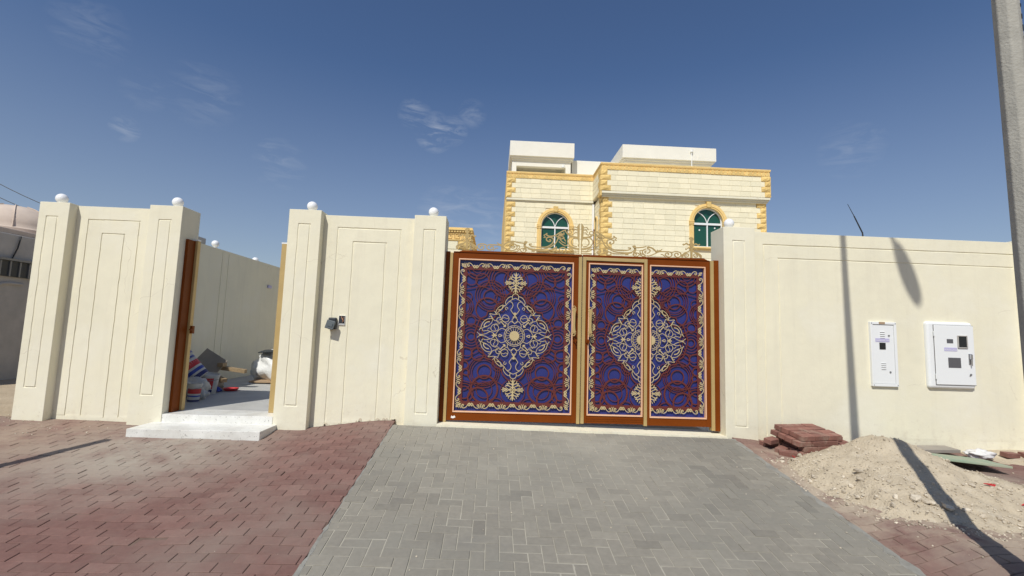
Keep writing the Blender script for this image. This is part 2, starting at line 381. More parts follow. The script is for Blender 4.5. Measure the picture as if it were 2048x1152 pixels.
def clip_rect(poly, x0, x1, y0, y1):
    for ax, lim, sgn in ((0, x0, 1), (0, x1, -1), (1, y0, 1), (1, y1, -1)):
        out = []
        for i in range(len(poly)):
            a, b = poly[i], poly[(i+1) % len(poly)]; da, db = sgn*(a[ax]-lim), sgn*(b[ax]-lim)
            if da >= 0: out.append(a)
            if (da >= 0) != (db >= 0):
                t = da/(da-db); out.append((a[0]+(b[0]-a[0])*t, a[1]+(b[1]-a[1])*t))
        poly = out
        if len(poly) < 3: return None
    return poly
def paver_into(mb, poly, rng, jit=.0018, chamf=.0035):
    cx = sum(p[0] for p in poly)/len(poly); cy = sum(p[1] for p in poly)/len(poly); n = len(poly)
    dz = rng.gauss(0, jit); tx, ty = rng.gauss(0, .006), rng.gauss(0, .006)
    def Z(x, y): return gz(x, y)+dz+tx*(x-cx)+ty*(y-cy)
    ins = []
    for x, y in poly:
        d = math.hypot(x-cx, y-cy)+1e-6; k = 1-min(.3, chamf*1.4/d); ins.append((cx+(x-cx)*k, cy+(y-cy)*k))
    v = [(x, y, Z(x, y)) for x, y in ins]+[(x, y, Z(x, y)-chamf*.8) for x, y in poly]+[(x, y, Z(x, y)-.03) for x, y in poly]
    f = [tuple(range(n))]+[(i+n, (i+1) % n+n, (i+1) % n, i) for i in range(n)]+[(i+2*n, (i+1) % n+2*n, (i+1) % n+n, i+n) for i in range(n)]
    mb.add(v, f)
def shrink(x0, x1, y0, y1, g, rng):
    e = lambda: g/2*rng.uniform(.55, 1.35)
    return [(x0+e(), y0+e()), (x1-e(), y0+e()), (x1-e(), y1-e()), (x0+e(), y1-e())]
def herringbone(x0, x1, y0, y1, w, g, rng):
    out = []; r0, r1 = int(math.floor((y0)/w))-2, int(math.ceil(y1/w))+2; c0, c1 = int(x0/w)-4, int(x1/w)+4
    for k in range(r0, r1):
        for c in range(c0, c1):
            m = (c-k) % 4
            if m == 0: q = shrink(c*w, (c+2)*w, k*w, (k+1)*w, g, rng)
            elif m == 3: q = shrink(c*w, (c+1)*w, k*w, (k+2)*w, g, rng)
            else: continue
            q = clip_rect(q, x0, x1, y0, y1)
            if q: out.append(q)
    return out
def running(x0, x1, y0, y1, L, w, g, rng):
    out = []
    for k in range(int(math.floor(y0/w))-1, int(y1/w)+2):
        off = (k % 2)*L/2+rng.uniform(-.012, .012)
        for c in range(int(math.floor(x0/L))-2, int(x1/L)+2):
            q = clip_rect(shrink(c*L+off, (c+1)*L+off, k*w, (k+1)*w, g, rng), x0, x1, y0, y1)
            if q: out.append(q)
    return out
def area(p): return abs(sum(p[i][0]*p[(i+1) % len(p)][1]-p[(i+1) % len(p)][0]*p[i][1] for i in range(len(p))))/2
def lay(polys, parent, m, rng, jit, tonef):
    polys = [p for p in polys if area(p) > .0012]
    seen = []; rest = []
    for p in polys:
        c = (sum(q[0] for q in p)/len(p), sum(q[1] for q in p)/len(p)); pr = project((c[0], c[1], gz(*c)))
        if pr and -15 < pr[0] < 2063 and pr[1] < 1165: seen.append((area(p)/(c[1]**3), c, p))
        else: rest.append((c, p))
    seen.sort(key=lambda t: -t[0])
    for _, c, p in seen[:300]:
        mb = MB(); mb.tone = tonef(c, rng); paver_into(mb, p, rng, jit); mb.build('paver', m, parent, tones=True)
    mb = MB()
    for c, p in [(c, p) for _, c, p in seen[300:]]+rest:
        mb.tone = tonef(c, rng); paver_into(mb, p, rng, jit)
    mb.build('paver_field', m, parent, tones=True, kind='stuff')
rg = random.Random(5)
def tone_grey(c, rng):
    t = .60+rng.gauss(0, .10)
    if rng.random() < .07: t -= .28
    return max(0, min(1, t))
def tone_red(c, rng): return max(0, min(1, .5+rng.gauss(0, .22)))
lay(herringbone(DX0, DX1, 1.3, 5.935, .1015, .0065, rg), driveway, 'grey_paver', rg, .0013, tone_grey)
lay(running(-9.3, DX0-.012, 1.3, 6.10, 0.203, .1015, .0050, rg), pavement_red, 'red_paver', rg, .0017, tone_red)
lay(running(DX1+.012, 8.3, 1.3, 6.10, .203, .1015, .0065, rg), pavement_red2, 'red_paver', rg, .0016, tone_red)
# rough cement haunch along both edges of the drive
def haunch(x, wmin, wmax, side, seed):
    r = random.Random(seed); mb = MB(); v = []; f = []; n = 70
    for i in range(n+1):
        y = 1.4+(5.93-1.4)*i/n; w = r.uniform(wmin, wmax)*(1 if r.random() > .12 else .3)
        a, b = (x-w*.55, x+w*.6) if side < 0 else (x-w*.7, x+w*.4)
        for xx, h in ((a, -.010), (a+.02*w/wmax, .0012), (b-.02*w/wmax, .0012), (b, -.010)): v.append((xx+r.uniform(-.006, .006), y, gz(xx, y)+h))
    for i in range(n):
        for k in range(3): f.append((i*4+k, i*4+k+1, (i+1)*4+k+1, (i+1)*4+k))
    mb.add(v, f); return mb
haunch(DX1, .02, .13, 1, 3).build('mortar_edging', 'mortar_grey', driveway, kind='stuff')
haunch(DX0, .01, .055, -1, 4).build('mortar_edging', 'mortar_grey', driveway, kind='stuff')

# threshold under the gate, floors behind the wall
mb = MB()
mb.add([(-.66, 5.945, .179), (3.035, 5.945, .114), (3.035, 6.36, .114), (-.66, 6.36, .179), (-.66, 5.945, .02), (3.035, 5.945, -.05), (3.035, 6.36, -.05), (-.66, 6.36, .02)],
       [(0, 1, 2, 3), (0, 4, 5, 1), (3, 2, 6, 7)])
mb.build('threshold_kerb', 'cream_render', kind='structure')
mb = MB(); mb.box(-5.39, -.70, 6.372, 16, -.3, .218); mb.build('courtyard_floor', 'tile_floor', kind='structure')
mb = MB(); mb.box(-.69, 14, 6.372, 16, -.3, .09); mb.build('inner_yard', 'tile_floor', kind='structure')

# ------------------------------------------------------------------ boundary walls with cut grooves
GW, GD = .016, .0075
def relief(x0, x1, z0, z1, yf, yb, lines, wob=.0022, seed=1, dz=.09, xres=.25):
    """wall block; lines: ('v', x, za, zb) or ('h', z, xa, xb) grooves cut into the front face"""
    r = random.Random(seed)
    vx = sorted(set(l[1] for l in lines if l[0] == 'v')); hz = sorted(set(l[1] for l in lines if l[0] == 'h'))
    X = [x0, x1]+[x+s*GW/2 for x in vx for s in (-1, 1)]; Z = [z0, z1]+[z+s*GW/2 for z in hz for s in (-1, 1)]
    Z += [l[k]+s*GW/2 for l in lines if l[0] == 'v' for k in (2, 3) for s in (-1, 1)]; X += [l[k]+s*GW/2 for l in lines if l[0] == 'h' for k in (2, 3) for s in (-1, 1)]
    def clean(A, lo, hi):
        A = sorted(a for a in A if lo <= a <= hi); B = [A[0]]
        for a in A[1:]:
            if a-B[-1] > .0012: B.append(a)
        return B
    X, Z = clean(X, x0, x1), clean(Z, z0, z1)
    def fill(A, step):
        B = []
        for a, b in zip(A, A[1:]):
            k = max(1, int((b-a)/step)); B += [a+(b-a)*i/k for i in range(k)]
        return B+[A[-1]]
    X, Z = fill(X, xres), fill(Z, dz); nx, nz = len(X), len(Z)
    def cut(i, j):
        xc, zc = (X[i]+X[i+1])/2, (Z[j]+Z[j+1])/2
        for l in lines:
            if l[0] == 'v' and abs(xc-l[1]) < GW/2 and l[2]-GW/2 < zc < l[3]+GW/2: return True
            if l[0] == 'h' and abs(zc-l[1]) < GW/2 and l[2]-GW/2 < xc < l[3]+GW/2: return True
        return False
    K = [[cut(i, j) for j in range(nz-1)] for i in range(nx-1)]
    J = {}
    def P(i, j, d):
        if (i, j) not in J:
            e = i in (0, nx-1) or j in (0, nz-1)
            J[i, j] = (0, 0, 0) if e else (r.gauss(0, wob*.8), r.gauss(0, wob*.35), r.gauss(0, wob*.5))
        a = J[i, j]; return (X[i]+a[0], yf+a[1]+(GD if d else 0), Z[j]+a[2])
    mb = MB(); idx = {}
    def vid(i, j, d):
        if (i, j, d) not in idx: idx[i, j, d] = len(mb.v); mb.v.append(P(i, j, d))
        return idx[i, j, d]
    def face(*q): mb.f.append(q); mb.t.append(.5)
    for i in range(nx-1):
        for j in range(nz-1):
            d = K[i][j]; face(vid(i, j, d), vid(i+1, j, d), vid(i+1, j+1, d), vid(i, j+1, d))
            if i < nx-2 and K[i+1][j] != d: face(vid(i+1, j, d), vid(i+1, j, not d), vid(i+1, j+1, not d), vid(i+1, j+1, d))
            if j < nz-2 and K[i][j+1] != d: face(vid(i, j+1, d), vid(i+1, j+1, d), vid(i+1, j+1, not d), vid(i, j+1, not d))
    b0 = len(mb.v); mb.v += [(x0, yb, z0), (x1, yb, z0), (x1, yb, z1), (x0, yb, z1)]
    face(b0+1, b0, b0+3, b0+2)
    top = [vid(i, nz-1, K[min(i, nx-2)][nz-2]) for i in range(nx)]; face(*(top+[b0+2, b0+3]))
    lf = [vid(0, j, K[0][min(j, nz-2)]) for j in range(nz)]; face(*(lf+[b0+3, b0]))
    rt = [vid(nx-1, j, K[nx-2][min(j, nz-2)]) for j in range(nz-1, -1, -1)]; face(*(rt+[b0+1, b0+2]))
    return mb
def pillar(parent, x0, x1, zt, gx0, gx1, gz0, gz1, seed, yb=6.365):
    L = [('v', gx0, gz0, gz1), ('v', gx1, gz0, gz1), ('h', gz0, gx0, gx1), ('h', gz1, gx0, gx1)]
    return relief(x0, x1, -.5, zt, 6.0, yb, L, seed=seed).build('pillar', 'cream_render', parent, bevel=.006, smooth=35)
def panel(parent, x0, x1, zt, frames, seed, yb=6.33):
    L = []
    for (xa, xb, ztop, zba, zbb) in frames:
        L += [('v', xa, zba, ztop)]
        if zbb is not None: L += [('v', xb, zbb, ztop)]
        L += [('h', ztop, xa, xb)]
    return relief(x0, x1, -.5, zt, 6.12, yb, L, seed=seed).build('wall_panel', 'cream_render', parent, bevel=.004, smooth=35)
w1 = thing('boundary_wall', 'cream rendered wall section with two pillars between the neighbouring plot and the open pedestrian gateway', 'wall', (-4.9, 6.2, 0))
pillar(w1, -5.785, -5.42, 2.808, -5.685, -5.552, .495, 2.622, 1)
pillar(w1, -4.43, -4.022, 2.824, -4.302, -4.156, .441, 2.634, 2)
panel(w1, -5.42, -4.43, 2.80, [(-5.267, -4.624, 2.626, .157, .142), (-5.08, -4.801, 2.449, .156, .132)], 3)
w2 = thing('boundary_wall', 'cream rendered wall section carrying the dark intercom box beside the blue gate', 'wall', (-1.67, 6.2, 0))
pillar(w2, -2.68, -2.272, 2.846, -2.55, -2.407, .357, 2.654, 4)
pillar(w2, -1.07, -.66, 2.836, -.939, -.794, .303, 2.645, 5)
panel(w2, -2.272, -1.07, 2.815, [(-2.082, -1.263, 2.651, .05, .15), (-1.873, -1.45, 2.467, .105, .14)], 6)
w3 = thing('boundary_wall', 'long cream rendered wall section carrying the two white meter cabinets', 'wall', (5.3, 6.2, 0))
pillar(w3, 3.036, 3.462, 2.853, 3.165, 3.318, .24, 2.665, 7)
pillar(w3, 7.235, 7.65, 2.853, 7.36, 7.52, .24, 2.665, 8)
panel(w3, 3.462, 7.235, 2.828, [(3.648, 7.228, 2.655, .12, None), (3.853, 7.19, 2.472, .1, None)], 9)
w4 = thing('courtyard_wall', 'cream inner side wall in shade seen through the open pedestrian gateway', 'wall', (-5.5, 10, 0))
mb = relief(6.345, 17, -.3, 2.80, 0, .16, [('v', 9.34, .0, 2.76), ('v', 9.56, .0, 2.76)], seed=12)
mb.v = [(-5.40-y, x, z) for x, y, z in mb.v]
mb.build('wall_panel', 'cream_render', w4, smooth=35)

# broken render along the foot of the middle section
mb = MB(); rr = random.Random(9)
for i in range(16):
    x = rr.uniform(-2.2, -1.1); z = gz(x, 6.1)+rr.uniform(.0, .03); s = rr.uniform(.008, .03)
    mb.prism([(x-s, z-.03), (x+s, z-.03), (x+s*.7, z+s*.3), (x, z+s*.8), (x-s*.8, z+s*.2)], 6.117, 6.125)
mb.build('plaster_chip', 'groove_render', w2, kind='stuff')

# ------------------------------------------------------------------ globe lamps on the pillars
def globe(loc, label, r=.066, group='white globe lamps on the pillars'):
    t = thing('globe_lamp', label, 'lamp', loc, group)
    mb = MB(); mb.lathe([(.045, 0), (.045, .018), (.032, .022), (.03, .035)], 20, Matrix.Translation(loc)); mb.build('lamp_base', 'white_metal', t, smooth=40)
    prof = [(max(.002, r*math.sin(math.pi*i/20)), .028+r-r*math.cos(math.pi*i/20)) for i in range(21)]
    mb = MB(); mb.lathe(prof, 28, Matrix.Translation(loc)); mb.build('globe', 'white_globe', t, smooth=0)
    return t
globe((-5.70, 6.19, 2.808), 'white globe lamp on the pillar next to the neighbouring domed house')
globe((-4.22, 6.19, 2.824), 'white globe lamp on the pillar with the brown door jamb')
globe((-2.47, 6.19, 2.846), 'white globe lamp on the pillar between open gateway and intercom box')
globe((-.855, 6.19, 2.836), 'white globe lamp on the pillar beside the hinge of the wider gate leaf')
globe((3.21, 6.19, 2.853), 'white globe lamp on the pillar before the arched window, by the meter wall')
globe((-5.48, 9.2, 2.80), 'white globe lamp on the shaded courtyard wall, the whole ball visible', .068)
globe((-5.48, 10.75, 2.72), 'white globe lamp barely showing over the shaded courtyard wall', .068)

# ------------------------------------------------------------------ pedestrian gateway: steps, jambs
st = thing('entrance_step', 'white speckled terrazzo steps in front of the open pedestrian gateway', 'steps', (-3.35, 5.9, 0))
mb = MB(); mb.box(-4.115, -2.627, 5.585, 6.02, -.15, .119); mb.build('lower_step', 'terrazzo', st, bevel=.004)
mb = MB(); mb.box(-4.018, -2.684, 6.003, 6.40, -.1, .214); mb.build('upper_step', 'terrazzo', st, bevel=.004)
pg = thing('pedestrian_gate', 'brown and gold metal jambs of the open pedestrian gateway', 'gate', (-3.35, 6.25, .2))
mb = MB(); mb.box(-4.021, -3.985, 6.115, 6.262, .215, 2.42); mb.build('brown_jamb', 'brown_paint', pg, bevel=.003)
mb = MB(); mb.box(-4.021, -3.955, 6.263, 6.325, .215, 2.425); mb.build('gold_jamb', 'gold_paint', pg, bevel=.003)
mb = MB(); mb.box(-2.862, -2.683, 6.262, 6.325, .215, 2.432); mb.build('gold_jamb', 'gold_paint', pg, bevel=.003)
mb = MB(); mb.box(-2.864, -2.683, 6.26, 6.327, 2.433, 2.45); mb.build('jamb_cap', 'white_metal', pg)
mb = MB(); mb.box(-4.02, -3.955, 6.26, 6.327, 2.426, 2.445); mb.build('jamb_cap', 'white_metal', pg)
mb = MB(); mb.box(-3.954, -3.925, 6.27, 6.32, 1.20, 1.30); mb.tube([(-3.93, 6.26, 1.25), (-3.93, 6.23, 1.25)], .012); mb.build('lock', 'brown_paint', pg, bevel=.003)

# ------------------------------------------------------------------ the ornate gate
gate = thing('driveway_gate', 'ornate double driveway gate of brown frames, blue sheets and gold scrolls', 'gate', (1.19, 6.17, .19))
def bar(mb, x0, x1, z0, z1, y0=6.15, y1=6.20): mb.box(x0, x1, y0, y1, z0, z1)
mb = MB(); bar(mb, -.655, -.602, .165, 2.40, 6.148, 6.26); mb.build('gate_post', 'brown_paint', gate, bevel=.004)
mb = MB(); bar(mb, -.6015, -.562, .18, 2.385, 6.142, 6.22); mb.build('post_trim', 'gold_paint', gate, bevel=.003)
mb = MB(); bar(mb, 2.963, 3.034, .145, 2.415, 6.140, 6.26); mb.build('gate_post', 'brown_paint', gate, bevel=.004)
mb = MB(); bar(mb, 2.916, 2.9625, .15, 2.405, 6.134, 6.22); mb.build('post_trim', 'gold_paint', gate, bevel=.003)
PZ0, PZ1, PZC = .31, 2.305, 1.305
def mirror4(curves):
    out = []
    for c in curves:
        for sx in (1, -1):
            for sz in (1, -1): out.append([(sx*x, sz*z) for x, z in c])
    return out
S = [(.19, -.25), (.13, -.3), (.075, .15), (.11, .75), (.2, .9), (.29, .5), (.36, -.2), (.40, -.75), (.455, -.95), (.49, -.5), (.455, -.1), (.415, -.3)]
def scroll_side(a, b, n, inward, amp=.034):
    """S-scroll units from a to b; inward = unit vector that the middle curls point to"""
    out = []; ax, az = (b[0]-a[0])/n, (b[1]-a[1])/n
    for k in range(n):
        for mir in (0, 1):
            pts = [((1-s) if mir else s, h) for s, h in S]
            for s_, h_ in ((.135, -.10), (.435, -.25)):
                s2 = 1-s_ if mir else s_; out.append((circle(a[0]+ax*(k+s2)-inward[0]*h_*amp, a[1]+az*(k+s2)-inward[1]*h_*amp, .0135, 10)+[(a[0]+ax*(k+s2)-inward[0]*h_*amp+.0135, a[1]+az*(k+s2)-inward[1]*h_*amp)], .009))
            out.append((smooth_pts([(a[0]+ax*(k+s)-inward[0]*h*amp, a[1]+az*(k+s)-inward[1]*h*amp) for s, h in pts], 4), .0125))
        for e in (-1, 1):
            pts = [(e*.055, -.95), (e*.012, -.35), (e*.012, .35), (e*.055, .95)]
            out.append(([(a[0]+ax*(k+s)-inward[0]*h*amp, a[1]+az*(k+s)-inward[1]*h*amp) for s, h in pts], .009))
    return out
q = .00106
MED = [  # (points of one quarter in photo units, width)
    ([(0, 527), (25, 517), (40, 490), (36, 455)], 11), ([(36, 487), (62, 487), (98, 462), (123, 417), (113, 385)], 10),
    ([(0, 470), (40, 452), (80, 425), (110, 390)], 10), ([(78, 427), (45, 418), (28, 380), (40, 345), (54, 325), (40, 300), (18, 270), (0, 255)], 10),
    ([(108, 388), (125, 372), (162, 377), (212, 342), (238, 292), (232, 262)], 10), ([(112, 385), (150, 350), (175, 320), (215, 285), (238, 262)], 8),
    ([(150, 372), (162, 335), (190, 318), (208, 318)], 15), ([(90, 330), (95, 350), (115, 352), (118, 330), (105, 318)], 9),
    ([(200, 268), (250, 258), (315, 266), (290, 235), (275, 205)], 9), ([(238, 270), (246, 290), (262, 300)], 8),
    ([(270, 210), (286, 207), (346, 197), (396, 152), (418, 92), (440, 58)], 10), ([(272, 205), (290, 150), (340, 110), (390, 90), (425, 76)], 8),
    ([(310, 168), (350, 158), (378, 125), (372, 100), (345, 112)], 15), ([(285, 215), (300, 232), (318, 228)], 8),
    ([(118, 170), (150, 178), (160, 212), (140, 250), (108, 256), (80, 236), (72, 205), (85, 178), (118, 168)], 9), ([(76, 222), (100, 212), (125, 222), (158, 215)], 8),
    ([(245, 47), (285, 62), (292, 100), (262, 135), (225, 132), (200, 105), (205, 70), (245, 47)], 9), ([(245, 47), (238, 80), (255, 105), (245, 135)], 8),
    ([(292, 85), (320, 88), (335, 70)], 8), ([(110, 72), (160, 88), (205, 55), (240, 0)], 9), ([(150, 0), (185, 14), (195, 0)], 12),
    ([(235, 0), (265, 30), (300, 45), (345, 22), (400, 5), (440, 0)], 9), ([(300, 45), (345, 58), (390, 50), (402, 78)], 9), ([(400, 4), (435, 12), (462, 34)], 8), ([(215, 0), (280, 0)], 18), ([(245, 0), (265, 22)], 12),
    ([(0, 262), (22, 285)], 16), ([(0, 250), (24, 226)], 14), ([(0, 250), (0, 290)], 22), ([(0, 235), (35, 195), (0, 150)], 9),
    ([(82, 105), (80, 140), (58, 172), (36, 176), (0, 150)], 9), ([(85, 140), (110, 155), (150, 185), (190, 205)], 9), ([(118, 118), (140, 140), (175, 178)], 15), ([(112, 112), (138, 112)], 15), ([(112, 112), (112, 138)], 15),
    ([(165, 165), (205, 160), (225, 185), (215, 215), (185, 225), (168, 205), (190, 190)], 9), ([(170, 210), (190, 250), (200, 275)], 9), ([(195, 175), (250, 185), (278, 205)], 9), ([(180, 150), (215, 140), (240, 150)], 8)]
ORN = [([(0, -88), (0, 88)], 17), ([(0, 88), (0, 100)], 8), ([(0, 66), (14, 78), (18, 92)], 7), ([(0, 40), (30, 62), (34, 80)], 8), ([(20, 54), (44, 58)], 8), ([(0, 18), (34, 36), (58, 42)], 8), ([(34, 36), (50, 60)], 8), ([(46, 40), (62, 28)], 7),
       ([(0, 0), (30, 0)], 12), ([(30, 0), (52, 17), (74, 0)], 8), ([(74, 0), (92, 0)], 8), ([(44, 0), (62, 0)], 16), ([(64, 9), (82, 20)], 8), ([(70, 14), (84, 8)], 7), ([(0, 30), (14, 16), (30, 0)], 7), ([(9, 50), (9, 58)], 9)]
RINGS = [(190, 350, 30, 6), (245, 352, 33, 7), (290, 430, 78, 5), (290, 430, 66, 5), (290, 432, 55, 4), (290, 435, 34, 7), (275, 500, 57, 9), (372, 345, 92, 6), (372, 345, 78, 6), (345, 345, 40, 7), (220, 285, 30, 5), (220, 285, 48, 5), (220, 285, 62, 7),
         (150, 490, 54, 6), (150, 490, 44, 5), (150, 490, 35, 5), (195, 562, 24, 7), (232, 575, 17, 5), (198, 640, 20, 7), (198, 640, 34, 5), (198, 640, 48, 5), (198, 640, 62, 6), (178, 728, 31, 8), (235, 728, 31, 8), (170, 785, 20, 8), (180, 820, 15, 6),
         (270, 815, 80, 5), (270, 815, 70, 5), (270, 818, 60, 5), (272, 815, 34, 8), (275, 902, 67, 12), (245, 945, 50, 11), (175, 920, 30, 8), (175, 922, 46, 6), (150, 1002, 22, 4), (150, 1002, 34, 4), (150, 1002, 46, 4), (165, 870, 40, 6), (335, 985, 40, 6), (330, 440, 20, 4), (275, 905, 40, 5),
         (418, 350, 62, 5), (418, 912, 62, 5), (175, 440, 22, 5), (340, 780, 30, 4), (352, 498, 14, 4)]
def decorate(leaf, uc, hw, box, cut):
    """blue sheet, brown ring lattice and gold scrolls of one leaf; box = visible opening, cut = where the gold stops"""
    x0, x1, z0, z1 = box
    mb = MB(); mb.box(x0-.02, x1+.02, 6.186, 6.196, z0-.02, z1+.02); mb.build('blue_sheet', 'blue_sheet', leaf)
    sx = hw/.785; mb = MB(); inn = (uc-.668*sx, uc+.668*sx, PZC-.872, PZC+.872)
    lim = (max(inn[0], x0), min(inn[1], x1), inn[2], inn[3])
    n = 0
    for (cx, cy, r, w) in RINGS:
        for sgn in (1, -1):
            if sgn < 0 and cx == 418: continue
            c = (uc+sgn*(418-cx)*-.0026*sx, PZC+(632-cy)*.0026); n += 1
            y0 = 6.1665+.0004*(n % 7)
            for pts, cl in runs(circle(c[0], c[1], r*.0026*sx, 30, r*.0026), lim, True): mb.ribbon(pts, max(.0078, w*.0026*.72), y0, y0+.006, cl)
    for pts, w in [([(inn[0]-.012, inn[2]), (inn[0]-.012, inn[3])], .05), ([(inn[1]+.012, inn[2]), (inn[1]+.012, inn[3])], .05)]:
        for pp, cl in runs(pts, (x0, x1, z0, z1)): mb.ribbon(pp, w, 6.1655, 6.173)
    for zz in (inn[2]-.012, inn[3]+.012): mb.ribbon([(max(x0, inn[0]-.037), zz), (min(x1, inn[1]+.037), zz)], .05, 6.1648, 6.1725)
    # brown band that follows the outline of the medallion, and ties across
    sil = [(0, 545), (60, 530), (125, 470), (150, 410), (225, 375), (260, 300), (330, 285), (345, 235), (420, 190), (450, 110), (475, 40), (480, 0)]
    for c in mirror4([sil]):
        for pp, cl in runs(smooth_pts([(uc+x*q*sx*1.03, PZC+z*q*1.02) for x, z in c], 4), lim): mb.ribbon(pp, .015, 6.1645, 6.172)
    for sgn in (1, -1):
        for c in ([(80, 640), (230, 560), (420, 600), (640, 560)], [(420, 190), (560, 260), (640, 250)]):
            for m2 in (1, -1):
                for pp, cl in runs(smooth_pts([(uc+sgn*x*q*sx, PZC+m2*z*q) for x, z in c], 5), lim): mb.ribbon(pp, .010, 6.1640, 6.170)
    mb.build('ring_lattice', 'brown_lattice', leaf)
    # gold S-scroll border
    bx_, bz = .706*sx, .916; mb = MB(); lim = (max(x0, cut[0]), min(x1, cut[1]), z0, z1); B = []
    for zz, inw in ((PZC+bz, (0, -1)), (PZC-bz, (0, 1))): B += scroll_side((uc-bx_+.03, zz), (uc+bx_-.03, zz), 5, inw)
    for xx, inw in ((uc-bx_, (1, 0)), (uc+bx_, (-1, 0))): B += scroll_side((xx, PZC-bz+.035), (xx, PZC+bz-.035), 6, inw)
    for sx_ in (1, -1):
        for sz in (1, -1):
            B.append((circle(uc+sx_*bx_, PZC+sz*bz, .018, 10), .013)); B.append(([(uc+sx_*(bx_-.03), PZC+sz*(bz-.03)), (uc+sx_*(bx_+.022), PZC+sz*(bz+.022))], .016))
    for i, (pts, w) in enumerate(B):
        y0 = 6.156+.0002*(i % 9)
        for pp, cl in runs(pts, lim): mb.ribbon(pp, w*.74, y0, y0+.005)
    mb.build('scroll_border', 'pale_gold', leaf)
    # medallion
    mb = MB(); i = 0
    for pts, w in MED:
        for c in mirror4([pts]):
            i += 1; y0 = 6.1552+.00012*(i % 23); cc = [(uc+x*q*sx, PZC+z*q) for x, z in c]
            if len(cc) > 2: cc = smooth_pts(cc, 5)
            for pp, cl in runs(cc, lim): mb.ribbon(pp, max(.0062, w*q*.74), y0, y0+.005)
    for r, w in ((108, 9), (128, 9)):
        for pp, cl in runs(circle(uc, PZC, r*q, 48), lim, True): mb.ribbon(pp, .0065, 6.1546, 6.160, cl)
    for k in range(18):
        a = R_(20*k)
        for ra, rb, off in ((58, 108, 0), (108, 128, 9)):
            b = a+R_(off*1.1)
            for pp, cl in runs([(uc+ra*q*math.cos(b), PZC+ra*q*math.sin(b)), (uc+rb*q*math.cos(b), PZC+rb*q*math.sin(b))], lim): mb.ribbon(pp, .0048, 6.1548, 6.1602)
    disc = [p for p in circle(uc, PZC, 60*q, 40) if lim[0] <= p[0] <= lim[1]]
    if len(disc) > 3: mb.prism(sorted(disc, key=lambda p: math.atan2(p[1]-PZC, (p[0]-uc)*(1 if sum(d[0] for d in disc)/len(disc) >= uc-.001 else -1))), 6.154, 6.161)
    mb.build('medallion', 'pale_gold', leaf)
    for zc in (PZC+.70, PZC-.70):
        mb = MB(); i = 0
        for pts, w in ORN:
            for c in mirror4([pts]):
                i += 1; y0 = 6.1552+.00015*(i % 17)
                for pp, cl in runs([(uc+x*q*1.5*sx, zc+z*q*1.33) for x, z in c], lim): mb.ribbon(pp, w*q*1.15, y0, y0+.005)
        mb.build('rosette', 'pale_gold', leaf)
def frame_box(mb, x0, x1, z0, z1, w, y0, y1):
    mb.box(x0, x1, y0, y1, z0, z0+w); mb.box(x0, x1, y0, y1, z1-w, z1); mb.box(x0, x0+w, y0, y1, z0+w, z1-w); mb.box(x1-w, x1, y0, y1, z0+w, z1-w)
def leaf_frame(leaf, ox0, ox1, oz0, oz1, ix0, ix1, iz0, iz1):
    mb = MB()
    mb.box(ox0, ix0, 6.15, 6.215, oz0, oz1); mb.box(ix1, ox1, 6.15, 6.215, oz0, oz1)
    mb.box(ix0, ix1, 6.1503, 6.215, oz0, iz0); mb.box(ix0, ix1, 6.1503, 6.215, iz1, oz1)
    mb.build('frame', 'brown_paint', leaf, bevel=.003)
    mb = MB(); frame_box(mb, ix0-.001, ix1+.001, iz0-.001, iz1+.001, .016, 6.139, 6.19); mb.build('bead', 'bead_paint', leaf, bevel=.003)
def handle(leaf, x, z0, z1):
    mb = MB(); zc, h = (z0+z1)/2, (z1-z0)/2
    half = [(.016, 0), (.0155, .3), (.018, .55), (.024, .72), (.034, .74), (.022, .80), (.014, .83)]
    poly = [(x+a, zc+b*h) for a, b in [(p, -t) for p, t in reversed(half)]+half]+[(x-a, zc+b*h) for a, b in list(reversed(half))+[(p, -t) for p, t in half]]
    P = []
    for p in poly:
        if not P or math.hypot(p[0]-P[-1][0], p[1]-P[-1][1]) > 1e-4: P.append(p)
    mb.prism(P, 6.078, 6.09)
    for s in (1, -1):
        mb.ribbon(circle(x, zc+s*h*.93, .016, 12), .010, 6.082, 6.09, True); mb.ribbon([(x-.03, zc+s*h*.88), (x-.008, zc+s*h*.86)], .011, 6.083, 6.091)
        mb.ribbon([(x+.03, zc+s*h*.88), (x+.008, zc+s*h*.86)], .011, 6.083, 6.091)
        mb.tube([(x, 6.15, zc+s*h*.72), (x, 6.085, zc+s*h*.72)], .011, 10)
    mb.build('handle', 'gold_paint', leaf, bevel=.002)
def lock(leaf, x, z):
    mb = MB(); mb.prism(circle(x, z, .026, 16), 6.128, 6.15); mb.tube([(x, 6.14, z), (x, 6.10, z)], .012, 10); mb.box(x-.006, x+.006, 6.09, 6.10, z-.04, z+.012); mb.build('lock', 'brown_paint', leaf, smooth=35)
def leaf_empty(x, z): 
    o = bpy.data.objects.new('gate_leaf', None); C.objects.link(o); link(o, gate); o.location = (x, 6.17, z)
    o.matrix_parent_inverse = Matrix.Translation(-wloc(gate)); o['wl'] = list(Vector((x, 6.17, z))-Vector(wloc(gate))); o.empty_display_size = .1
    return o
L1, L2, L3 = leaf_empty(.28, .2), leaf_empty(1.62, .2), leaf_empty(2.49, .2)
L1['label'] = 'widest gate leaf with a whole gold medallion'; L2['label'] = 'gold framed wicket leaf with half a medallion'; L3['label'] = 'brown framed leaf with half a medallion by the meter wall'
leaf_frame(L1, -.558, 1.122, .20, 2.392, -.482, 1.055, .305, 2.308)
mb = MB(); bar(mb, 1.1225, 1.166, .195, 2.388, 6.138, 6.21); mb.build('meeting_stile', 'gold_paint', L1, bevel=.003)
decorate(L1, .285, .785, (-.466, 1.039, .32, 2.292), (-9, 9))
handle(L1, 1.061, 1.335, 1.72); lock(L1, 1.085, 1.275)
